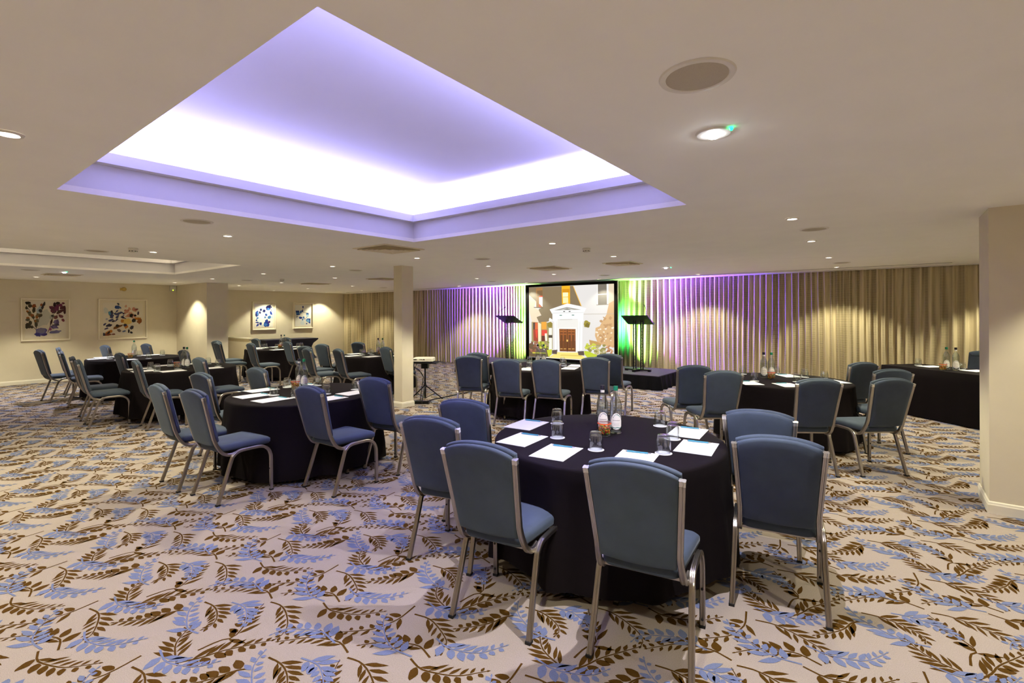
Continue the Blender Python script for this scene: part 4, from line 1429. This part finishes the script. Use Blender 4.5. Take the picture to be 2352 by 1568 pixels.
G1 = 'blue chairs at the round tables'
TN = {'C': 'the nearest round table', 'L': 'the near-left round table', 'M': 'the middle-left round table',
      'N': 'the picture-wall table', 'P': 'the table before the navy one', 'Q': 'the table behind the column',
      'R': 'the table facing the screen', 'S': 'the right-hand round table', 'O': 'the oblong table'}
CH = [
    ('C', -2.307, 2.394, 12.8, 'outer one of two at the left side'), ('C', -2.553, 2.955, 13.4, 'farther one of two at the left side'),
    ('C', -1.645, 2.122, 9.7, 'front, seat showing at its right'), ('C', -0.927, 2.298, 10.5, 'front centre, nearest the camera'),
    ('C', -0.498, 3.124, 10.0, 'nearer one of two at the right side'), ('C', -0.702, 3.809, 7.4, 'mostly hidden one at the right side'),
    ('L', -5.287, 1.897, -1.3, 'leftmost of the front pair'), ('L', -4.675, 1.958, 3.5, 'front pair, whole side frame showing'),
    ('L', -5.971, 2.483, 4.3, 'left side, behind the front pair'), ('L', -5.994, 3.095, 2.7, 'far side, only its back above the cloth'),
    ('L', -4.072, 2.662, 2.3, 'right side, standing alone in front'), ('L', -4.105, 3.346, 8.7, 'deep blue back beside the column'),
    ('M', -9.083, 2.069, -6.5, 'nearest, whole side showing'), ('M', -9.848, 2.150, -9.0, 'directly behind the nearest one'),
    ('M', -8.301, 2.537, -7.1, 'near right, crossed legs showing'), ('M', -8.075, 3.237, -0.3, 'right end, back above the cloth'),
    ('M', -10.15, 2.80, -0.5, 'far left, back half hidden'), ('M', -10.03, 3.69, -2.6, 'far side, beside the bottles'),
    ('N', -12.369, 2.145, 5.8, 'outermost, pale front of back showing'), ('N', -12.917, 2.512, -8.0, 'nearest the picture wall'),
    ('N', -11.467, 2.300, -10.0, 'near right, seat tucked in'), ('N', -13.10, 3.26, 5.7, 'far side, left of the bottle'),
    ('N', -13.0, 3.95, 5.7, 'far side, right of the bottle'),
    ('P', -12.167, 5.10, -5.0, 'dark-backed one in front of the pier'), ('P', -13.049, 5.40, 4.0, 'almost hidden behind the dark-backed one'),
    ('P', -11.216, 5.405, -4.9, 'front, seat and side frame showing'), ('P', -13.20, 6.42, -0.5, 'by the low wall end'),
    ('P', -11.062, 6.164, -5.7, 'right side, rear legs showing'), ('P', -13.12, 7.18, 5.7, 'far side, top against the navy cloth'),
    ('Q', -8.554, 5.235, -10.0, 'near left, seat in full view'), ('Q', -9.251, 5.525, 8.4, 'left side, just behind the near one'),
    ('Q', -9.60, 6.12, 5.7, 'left end, standing against bare carpet'), ('Q', -7.923, 5.478, -12.0, 'front middle, seat in side view'),
    ('Q', -9.55, 6.98, 5.7, 'far side, only the top showing'), ('Q', -7.603, 6.295, -10.0, 'partly hidden by the column'),
    ('R', -5.144, 5.699, 29.3, 'near left one with dark back'), ('R', -5.347, 6.263, 12.0, 'left one half hidden'),
    ('R', -4.307, 5.653, 19.0, 'front left, directly before the cloth'), ('R', -3.805, 5.901, 17.2, 'front centre below the bottles'),
    ('R', -3.428, 6.598, 18.0, 'near right one'), ('R', -3.496, 7.283, 10.0, 'far right one half hidden'),
    ('S', -2.048, 6.264, 38.4, 'farther left, beside the stage corner'), ('S', -1.620, 5.889, 38.4, 'nearer left one'),
    ('S', -0.700, 5.753, 34.0, 'front one turned to the left'), ('S', -0.173, 6.158, 40.8, 'nearest right one, seat top showing'),
    ('S', -0.134, 7.138, 34.5, 'behind the nearest right one'), ('S', -0.47, 7.84, 46.0, 'far right, against the curtain'),
]
for (g, x, y, a, what) in CH:
    make_chair('banquet_chair', 'blue chair at %s, %s' % (TN[g], what), x, y, a, G1)
make_chair('banquet_chair', 'blue velvet chair behind the oblong table, partly hidden by the pier', 1.02, 10.62, 138, 'blue chairs at the oblong table')

# ================================================================== TABLES AND LINEN
RT, ZT = 0.765, 0.738


def table_meshes():
    mb = MB()
    mb.lathe([(0.0, .718), (RT - 0.015, .718), (RT - 0.008, .722), (RT - 0.008, .734), (RT - 0.015, ZT - 0.001), (0, ZT - 0.001)], 48)
    top = mb.mesh('tabletop', [M_WOODT])
    legs = []
    for sx in (-1, 1):
        for sy in (-1, 1):
            mb = MB()
            mb.tube([(sx * .40, sy * .42, .718), (sx * .42, sy * .44, 0.0)], 0.014, 10)
            legs.append(mb.mesh('leg', [M_BLKM]))
    return top, legs


tt_mesh, tl_mesh = table_meshes()


def cloth_mesh(seed, hem, m):
    q = random.Random(seed)
    n = 144
    ph = [q.uniform(0, 6.28) for _ in range(6)]
    mb = MB()
    c = mb.ring([(0, 0, ZT + .0035)])
    rows = [(0.25, ZT + .0035, 0), (0.55, ZT + .0035, 0), (RT - 0.03, ZT + .0035, 0), (RT - .004, ZT + .0030, 0), (RT + .005, ZT - .003, 0), (RT + .010, ZT - .014, 0.0), (RT + .013, .66, .10), (RT + .018, .56, .35), (RT + .026, .44, .60), (RT + .036, .32, .8), (RT + .046, .2, .95), (RT + .055, hem, 1.0)]
    prev = None
    for (r, z, f) in rows:
        pts = []
        for i in range(n):
            a = 2 * PI * i / n
            wv = math.sin(9 * a + ph[0] + .9 * math.sin(2 * a + ph[1])) + .55 * math.sin(17 * a + ph[2]) * math.sin(3 * a + ph[3])
            cr = max(0, wv) ** 1.5
            rr = r + f * (.046 * cr - .012)
            pts.append((rr * math.cos(a), rr * math.sin(a), z + (f * .012 * math.sin(4 * a + ph[4]) if f == 1 else 0)))
        cur = mb.ring(pts)
        if prev is None:
            for i in range(n):
                mb.f.append((c[0], cur[i], cur[(i + 1) % n]))
                mb.m.append(0)
        else:
            mb.quad_ring(prev, cur)
        prev = cur
    return mb.mesh('tablecloth', [m], angle=70)


TB = [('C', -1.548, 3.09, 0.085, 'dark aubergine cloth draped to the carpet over the nearest round table', 9),
      ('L', -5.06, 2.875, 0.05, 'dark cloth draped over the near-left round table in front of the column', 0),
      ('M', -9.13, 3.04, 0.09, 'dark cloth draped over the middle-left round table', -5),
      ('N', -12.08, 3.195, 0.05, 'dark cloth draped over the round table by the multicoloured pictures', 0),
      ('P', -12.28, 6.25, 0.09, 'dark cloth draped over the round table before the navy table', 0),
      ('Q', -8.55, 6.42, 0.07, 'dark cloth draped over the round table partly behind the column', 0),
      ('R', -4.46, 6.57, 0.05, 'dark cloth draped over the round table facing the projection screen', 20),
      ('S', -1.07, 7.04, 0.05, 'dark cloth draped over the right-hand round table', 36)]
for i, (g, x, y, hem, lab, rot) in enumerate(TB):
    t = thing('round_table', 'folding round table hidden under its cloth: %s' % TN[g], 'table', (x, y, 0), R(20 + rot), 'round banquet tables')
    link('tabletop', tt_mesh, t)
    for l in tl_mesh:
        link('leg', l, t)
    o = link('tablecloth', cloth_mesh(60 + i, hem, M_CLOTH if g in 'C' else M_CLOTH))
    o.location = (x, y, 0)
    tag(o, lab, 'tablecloth', 'dark round tablecloths')

# oblong table with boxed cloth at the right, near the curtain
OD = Vector((0.743, -0.669, 0))
ON = Vector((0.669, 0.743, 0))
OC = Vector((-0.07, 10.07, 0)) + OD * 0.92 + ON * 0.36
orz = math.atan2(OD.y, OD.x)
t = thing('oblong_table', 'oblong folding table hidden under its fitted dark cloth', 'table', OC, orz)
mb = MB()
mb.box(-.91, .91, -.355, .355, .71, .736)
mb.build('tabletop', M_WOODT, t, smooth=False)
for sx in (-1, 1):
    for sy in (-1, 1):
        mb = MB()
        mb.tube([(sx * .8, sy * .3, .71), (sx * .8, sy * .3, 0)], 0.015, 10)
        mb.build('leg', M_BLKM, t)
mb = MB()
prev = None
for (ins, z) in ((0.3, .7405), (.004, .7405), (0, .736), (-.006, .60), (-.010, .3), (-.014, .012)):
    hx, hy = .92 - ins, .365 - ins
    pts = []
    for (ax, ay, bx, by) in ((-1, -1, 1, -1), (1, -1, 1, 1), (1, 1, -1, 1), (-1, 1, -1, -1)):
        for i in range(20):
            s = i / 20
            wv = 0.0 if z > .73 else (.736 - z) * .012 * math.sin(i * 1.9 + ax + 2 * ay)
            pts.append((hx * (ax + (bx - ax) * s) + (wv if ax == bx else 0), hy * (ay + (by - ay) * s) + (wv if ay == by else 0), z))
    cur = mb.ring(pts)
    if prev:
        mb.quad_ring(prev, cur)
    else:
        mb.cap(cur)
    prev = cur
o = mb.build('tablecloth', M_CLOTH, angle=40)
o.location = OC
o.rotation_euler = (0, 0, orz)
tag(o, 'fitted dark cloth on the oblong table by the right pier', 'tablecloth')

# navy stretch-covered table against the far left wall
NX0, NX1, NY0, NY1 = -17.28, -16.50, 7.95, 9.86
t = thing('trestle_table', 'folding trestle table hidden under the navy stretch cover', 'table', ((NX0 + NX1) / 2, (NY0 + NY1) / 2, 0))
hx, hy = (NX1 - NX0) / 2, (NY1 - NY0) / 2
mb = MB()
mb.box(-hx + .01, hx - .01, -hy + .01, hy - .01, .70, .736)
mb.build('tabletop', M_WOODT, t, smooth=False)
for sx in (-1, 1):
    for sy in (-1, 1):
        mb = MB()
        mb.tube([(sx * (hx - .2), sy * (hy - .25), .70), (sx * (hx - .06), sy * (hy - .1), 0)], 0.014, 10)
        mb.build('leg', M_BLKM, t)
mb = MB()
prev = None
NN = 24
for (z, pin, arcd) in ((.7385, 0.25, 0), (.7385, .004, 0), (.734, 0, 0), (.70, .0, 0), (.655, .035, .0), (.56, .12, .02), (.42, .17, .05), (.26, .15, .08), (.12, .09, .06), (.012, .035, .10)):
    pts = []
    for (ax, ay, bx, by) in ((-1, -1, 1, -1), (1, -1, 1, 1), (1, 1, -1, 1), (-1, 1, -1, -1)):
        for i in range(NN):
            s = i / NN
            bow = arcd * math.sin(PI * s)
            X = (hx - min(pin, .16)) * (ax + (bx - ax) * s)
            Y = (hy - pin) * (ay + (by - ay) * s)
            if ax == bx:
                X -= ax * bow
            else:
                Y -= ay * bow
            pts.append((X, Y, z))
    cur = mb.ring(pts)
    if prev:
        mb.quad_ring(prev, cur)
    else:
        mb.cap(cur)
    prev = cur
o = mb.build('table_cover', M_NAVY, angle=50)
o.location = t.location
tag(o, 'navy stretch table cover with scooped sides below the blue flower pictures', 'tablecloth')

# ================================================================== TABLE SETTINGS
ZC = ZT + 0.0042


def glass_meshes():
    mb = MB()
    # upturned tumbler: rim on the coaster, thick base uppermost
    mb.lathe([(.0385, .0015), (.0405, .0), (.0425, .0025), (.0437, .03), (.0432, .062), (.0405, .084), (.0365, .0985), (.0355, .1080), (.0335, .1105), (.012, .1085), (0, .1080)], 32, close0=False)
    mb.lathe([(.0385, .0015), (.0405, .03), (.0402, .058), (.0372, .078), (.0325, .0895), (0, .0915)], 32, close0=False)
    for k in range(len(mb.f)):
        pass
    g = mb.mesh('tumbler', [M_GLASS], angle=60)
    mb = MB()
    mb.lathe([(0, 0.0006), (.050, 0.0006), (.0515, .0012), (.050, .0018), (0, .0018)], 28)
    c = mb.mesh('coaster', [M_PAPER])
    # bottle
    b = {}
    mb = MB()
    out = [(0, .004), (.030, .0), (.039, .002), (.0425, .008), (.0425, .195), (.0415, .212), (.036, .232), (.026, .252), (.0175, .270), (.0150, .282), (.0142, .310), (.0158, .312), (.0158, .318), (.0142, .320), (.0142, .326)]
    mb.lathe(out, 28, close1=False)
    inn = [(.0115, .326), (.0115, .284), (.0145, .270), (.0230, .251), (.0330, .231), (.0385, .211), (.0395, .195), (.0395, .012), (0, .009)]
    mb.lathe([(.0142, .326)] + inn, 28, close0=False)
    b['glass'] = mb.mesh('bottle_glass', [M_GLASS], angle=60)
    mb = MB()
    mb.lathe([(0, .0094), (.0394, .0124), (.0394, .195), (.0384, .211), (.0329, .231), (.0229, .2505), (.0165, .262), (0, .262)], 28)
    b['water'] = mb.mesh('water', [M_WATER], angle=60)
    for nm, m in (('capk', M_CAPK), ('capg', M_CAPG)):
        mb = MB()
        mb.lathe([(.0150, .305), (.0166, .306), (.0166, .334), (.0155, .337), (0, .3375)], 20, close0=False)
        b[nm] = mb.mesh('cap', [m])
    for nm, mi in (('labk', M_INKB), ('labg', M_INKG)):
        # arched front label with sprig and lines of small print, wave at its foot
        mb = MB()
        r0 = .0432
        n = 18

        def cyl(a, z, r=r0):
            return (r * math.sin(a), -r * math.cos(a), z)
        bot_, top_ = [], []
        for i in range(n + 1):
            x = -1 + 2 * i / n
            a = x * .95
            top_.append(cyl(a, .072 + .078 * math.sqrt(max(0, 1 - x * x * .93))))
            bot_.append(cyl(a, .068 - .034 * math.sqrt(max(0, 1 - x * x * .93))))
        rb_ = mb.ring(bot_)
        rt_ = mb.ring(top_)
        mb.quad_ring(rb_, rt_, 0, closed=False)

        def strip(x0, x1, z0, z1, mi_, r=.0436, k=5, zs=0.0):
            lo = mb.ring([cyl(x0 + (x1 - x0) * i / k, z0 + zs * math.sin(i * 1.3), r) for i in range(k + 1)])
            hi = mb.ring([cyl(x0 + (x1 - x0) * i / k, z1 + zs * math.sin(i * 1.3), r) for i in range(k + 1)])
            mb.quad_ring(lo, hi, mi_, closed=False)
        for (u, z, w_) in ((-.50, .120, .10), (-.34, .131, .09), (-.16, .138, .08), (.02, .140, .10), (.18, .139, .14), (.36, .134, .15), (.52, .125, .13)):
            strip(u - w_ / 2, u + w_ / 2, z - .003, z + .0035, 1, k=2)
        for (z, wd) in ((.098, .62),):
            x = -wd
            while x < wd:
                strip(x, x + .045, z - .0018, z + .0018 + .0012 * ((x * 97) % 1 > .5), 2, k=1)
                x += .066
        for (z, wd) in ((.078, .5), (.070, .42), (.062, .5)):
            strip(-wd, wd, z - .0005, z + .0005, 2, k=6)
        strip(-.82, .82, .044, .049, 1, k=10, zs=.002)
        b[nm] = mb.mesh('label', [M_LABEL, mi, M_INKN], angle=180)
    mb = MB()
    mb.lathe([(.0147, .286), (.0147, .303)], 20, close0=False, close1=False)
    b['neck'] = mb.mesh('neck_label', [M_LABEL])
    # sweet jar
    j = {}
    mb = MB()
    mb.lathe([(0, .003), (.036, 0), (.043, .004), (.0455, .014), (.0465, .066), (.044, .078), (.044, .083), (.0415, .083)], 28, close1=False)
    mb.lathe([(.0415, .083), (.0415, .077), (.0435, .065), (.0425, .014), (.040, .007), (0, .006)], 28, close0=False)
    j['glass'] = mb.mesh('jar_glass', [M_GLASS], angle=60)
    mb = MB()
    mb.lathe([(.040, .0835), (.0478, .0835), (.0485, .0865), (.0478, .0895), (.040, .0895)], 28, close0=False, close1=False)
    j['seal'] = mb.mesh('seal', [M_SEAL])
    mb = MB()
    mb.lathe([(0, .0898), (.046, .0898), (.047, .094), (.044, .0985), (.036, .103), (.020, .1045), (0, .1045)], 28)
    j['lid'] = mb.mesh('lid', [M_GLASS], angle=60)
    mb = MB()
    mb.tube([(.046, -.012, .070), (.056, -.012, .062), (.060, -.010, .045), (.060, .010, .045), (.056, .012, .062), (.046, .012, .070)], .0014, 6)
    mb.tube([(.0465, 0, .075), (.052, 0, .088), (.044, 0, .100)], .0014, 6)
    j['clasp'] = mb.mesh('clasp', [M_WIRE])
    q = random.Random(8)
    mb = MB()
    for i in range(240):
        r = .0365 * math.sqrt(q.random())
        a = q.uniform(0, 2 * PI)
        z = .013 + q.random() ** 0.9 * .054
        if i < 110:
            r = .0368
        c_ = Vector((r * math.cos(a), r * math.sin(a), z))
        d = Vector((q.uniform(-1, 1), q.uniform(-1, 1), q.uniform(-1, 1))).normalized()
        u = d.orthogonal().normalized()
        v = d.cross(u)
        L, w_ = .0058, .0046
        mi_ = q.choice((0, 0, 1, 2, 2, 3, 3))
        rr_ = []
        for (t_, k_) in ((-.75, .65), (0, 1), (.75, .65)):
            rr_.append(mb.ring([c_ + d * L * t_ + (u * math.cos(2 * PI * e / 6) + v * math.sin(2 * PI * e / 6)) * w_ * k_ for e in range(6)]))
        mb.quad_ring(rr_[0], rr_[1], mi_)
        mb.quad_ring(rr_[1], rr_[2], mi_)
        for rg_, sg in ((rr_[0], -1), (rr_[2], 1)):
            p_ = mb.ring([c_ + d * L * sg])
            for e in range(6):
                mb.f.append((rg_[e], rg_[(e + 1) % 6], p_[0]) if sg > 0 else (rg_[(e + 1) % 6], rg_[e], p_[0]))
                mb.m.append(mi_)
    j['sweets'] = mb.mesh('sweets', [M_SWR, M_SWO, M_SWY, M_SWG], angle=180)
    # notepaper and pen
    mb = MB()
    mb.box(-.112, .112, -.158, .158, 0.0005, .0035)
    pad = mb.mesh('notepad', [M_PAPER], smooth=False)
    mb = MB()
    mb.tube([(-.076, 0, .005), (.050, 0, .005)], .0048, 8)
    pen_a = mb.mesh('barrel', [M_PEN])
    mb = MB()
    mb.tube([(.050, 0, .005), (.058, 0, .005), (.070, 0, .005)], [.0046, .0036, .0012], 8)
    mb.tube([(-.076, 0, .005), (-.084, 0, .005)], .0030, 8)
    pen_b = mb.mesh('tip', [M_WIRE])
    mb = MB()
    mb.box(-.074, -.036, -.0015, .0015, .0096, .0112)
    pen_c = mb.mesh('clip', [M_PEN], smooth=False)
    return g, c, b, j, pad, (pen_a, pen_b, pen_c)


gm, cm_, bm_, jm, padm, penm = glass_meshes()
GL = {'C': [(-1.808, 2.867), (-2.044, 3.235), (-1.454, 2.756), (-1.087, 2.935), (-1.159, 3.304), (-1.369, 3.629)],
      'L': [(-5.60, 2.95), (-5.164, 2.574), (-5.45, 3.24), (-4.79, 2.952), (-4.809, 3.33), (-4.846, 2.638)],
      'M': [(-9.215, 2.64), (-8.792, 2.603), (-9.498, 2.998), (-8.919, 2.92), (-9.393, 3.53), (-8.837, 3.471)],
      'N': [(-12.064, 2.787), (-12.40, 2.999), (-12.455, 3.373), (-11.50, 3.264), (-12.22, 3.711)],
      'P': [(-12.476, 5.93), (-12.66, 6.10), (-12.272, 6.19), (-12.68, 6.50), (-12.084, 6.65), (-12.267, 6.85)],
      'Q': [(-8.91, 6.32), (-8.724, 6.22), (-8.967, 6.58), (-8.60, 6.36), (-8.60, 6.95)],
      'R': [(-4.525, 6.343), (-4.95, 6.95), (-4.188, 6.848), (-4.383, 7.12)],
      'S': [(-1.60, 7.38), (-1.32, 6.721), (-1.219, 7.62), (-0.883, 6.948), (-0.867, 7.50), (-0.633, 7.36)],
      'O': [(0.40, 10.25), (0.884, 9.80)]}
BO = {'C': [(-1.636, 3.205), (-1.543, 3.227)], 'L': [(-5.50, 3.04), (-5.41, 3.05)], 'M': [(-9.06, 3.05), (-8.96, 3.06)],
      'N': [(-12.22, 3.22)], 'P': [(-12.377, 6.36), (-12.290, 6.40)], 'Q': [(-8.760, 6.64), (-8.660, 6.68)],
      'R': [(-4.70, 6.84), (-4.60, 6.87)], 'S': [(-1.289, 7.127), (-1.200, 7.131)], 'O': [(0.70, 9.68), (0.80, 9.64)]}
JA = {'C': (-1.576, 3.115), 'L': (-5.40, 2.94), 'M': (-9.12, 2.97), 'N': (-11.99, 3.10), 'P': (-12.25, 6.27), 'Q': (-8.55, 6.53),
      'S': (-1.185, 7.022), 'O': (0.655, 9.585)}
PA = {'C': [(-2.205, 3.055), (-1.970, 2.680), (-1.618, 2.555), (-1.180, 2.715), (-0.962, 3.180), (-1.135, 3.545)],
      'L': [(-5.62, 2.66), (-5.30, 2.42), (-4.90, 2.42), (-5.619, 3.12), (-4.60, 3.17), (-4.50, 2.80)],
      'M': [(-9.44, 2.56), (-9.003, 2.50), (-8.65, 2.76), (-9.70, 2.989), (-9.62, 3.36), (-8.60, 3.27)],
      'N': [(-12.60, 2.824), (-12.264, 2.65), (-11.55, 2.92), (-12.50, 3.60)],
      'P': [(-12.45, 5.72), (-12.82, 6.05), (-11.74, 5.95), (-12.80, 6.46), (-11.66, 6.38), (-12.45, 6.78)],
      'Q': [(-9.10, 6.30), (-8.70, 5.96), (-8.23, 6.08), (-8.02, 6.44)],
      'R': [(-4.40, 6.10), (-4.04, 6.98), (-3.92, 6.58), (-4.84, 6.30)],
      'S': [(-1.33, 6.48), (-0.93, 6.55), (-1.06, 7.52), (-0.52, 7.22)],
      'O': [(0.55, 10.10), (1.03, 9.72)]}
RZ = {'C': 6.8, 'L': 3, 'M': -4, 'N': 0, 'P': -3, 'Q': -3, 'R': 16, 'S': 36, 'O': 138}
PEN_ON = {'C', 'L', 'S'}
for g in 'CLMNPQRSO':
    tn = TN[g]
    for i, (x, y) in enumerate(sorted(GL[g], key=lambda q: across(*q))):
        c = link('coaster', cm_)
        c.location = (x, y, ZC)
        tag(c, 'round white paper coaster on %s, %s from the left' % (tn, ORD[i]), 'coaster', 'paper coasters under the tumblers')
        o = link('tumbler', gm)
        o.location = (x, y, ZC + .0019)
        o.rotation_euler = (0, 0, i * 1.1)
        tag(o, 'clear upturned tumbler on %s, %s from the left' % (tn, ORD[i]), 'glass', 'upturned tumblers on the tables')
    two = len(BO[g]) > 1
    for i, (x, y) in enumerate(BO[g]):
        k = i == 0
        if g == 'O' or g == 'N':
            k = i == 1
        t = thing('water_bottle', 'glass water bottle with %s cap on %s' % ('black' if k else 'green', tn), 'bottle', (x, y, ZC), math.atan2(-x, y) * 1.0 + R(6), 'glass water bottles')
        link('bottle_glass', bm_['glass'], t)
        link('water', bm_['water'], t)
        link('cap', bm_['capk' if k else 'capg'], t)
        link('label', bm_['labk' if k else 'labg'], t)
        if k:
            link('neck_label', bm_['neck'], t)
    if g in JA:
        x, y = JA[g]
        t = thing('sweet_jar', 'clip-top glass jar of bright sweets with orange seal on %s' % tn, 'jar', (x, y, ZC), R(25 if g == 'C' else 40), 'sweet jars on the tables')
        link('jar_glass', jm['glass'], t)
        link('lid', jm['lid'], t)
        link('seal', jm['seal'], t)
        link('clasp', jm['clasp'], t)
        tag(link('sweets', jm['sweets'], t), kind='stuff')
    for i, (x, y) in enumerate(sorted(PA[g], key=lambda q: across(*q))):
        dz = 0.0004 * (i % 3)
        a = R(RZ[g] + ((i * 37) % 7 - 3) * .8)
        o = link('notepad', padm)
        o.location = (x, y, ZC + dz)
        o.rotation_euler = (0, 0, a)
        tag(o, 'blank white notepad on %s, %s from the left' % (tn, ORD[i]), 'notepad', 'white notepads on the tables')
        if g in PEN_ON:
            t = thing('pen', 'teal ballpoint pen on the notepad %s from the left, %s' % (ORD[i], tn), 'pen', (x - math.sin(a) * .125, y + math.cos(a) * .125, ZC + dz + .0034), a + R(5), 'teal pens on the notepads')
            for nm, m_ in zip(('barrel', 'tip', 'clip'), penm):
                link(nm, m_, t)
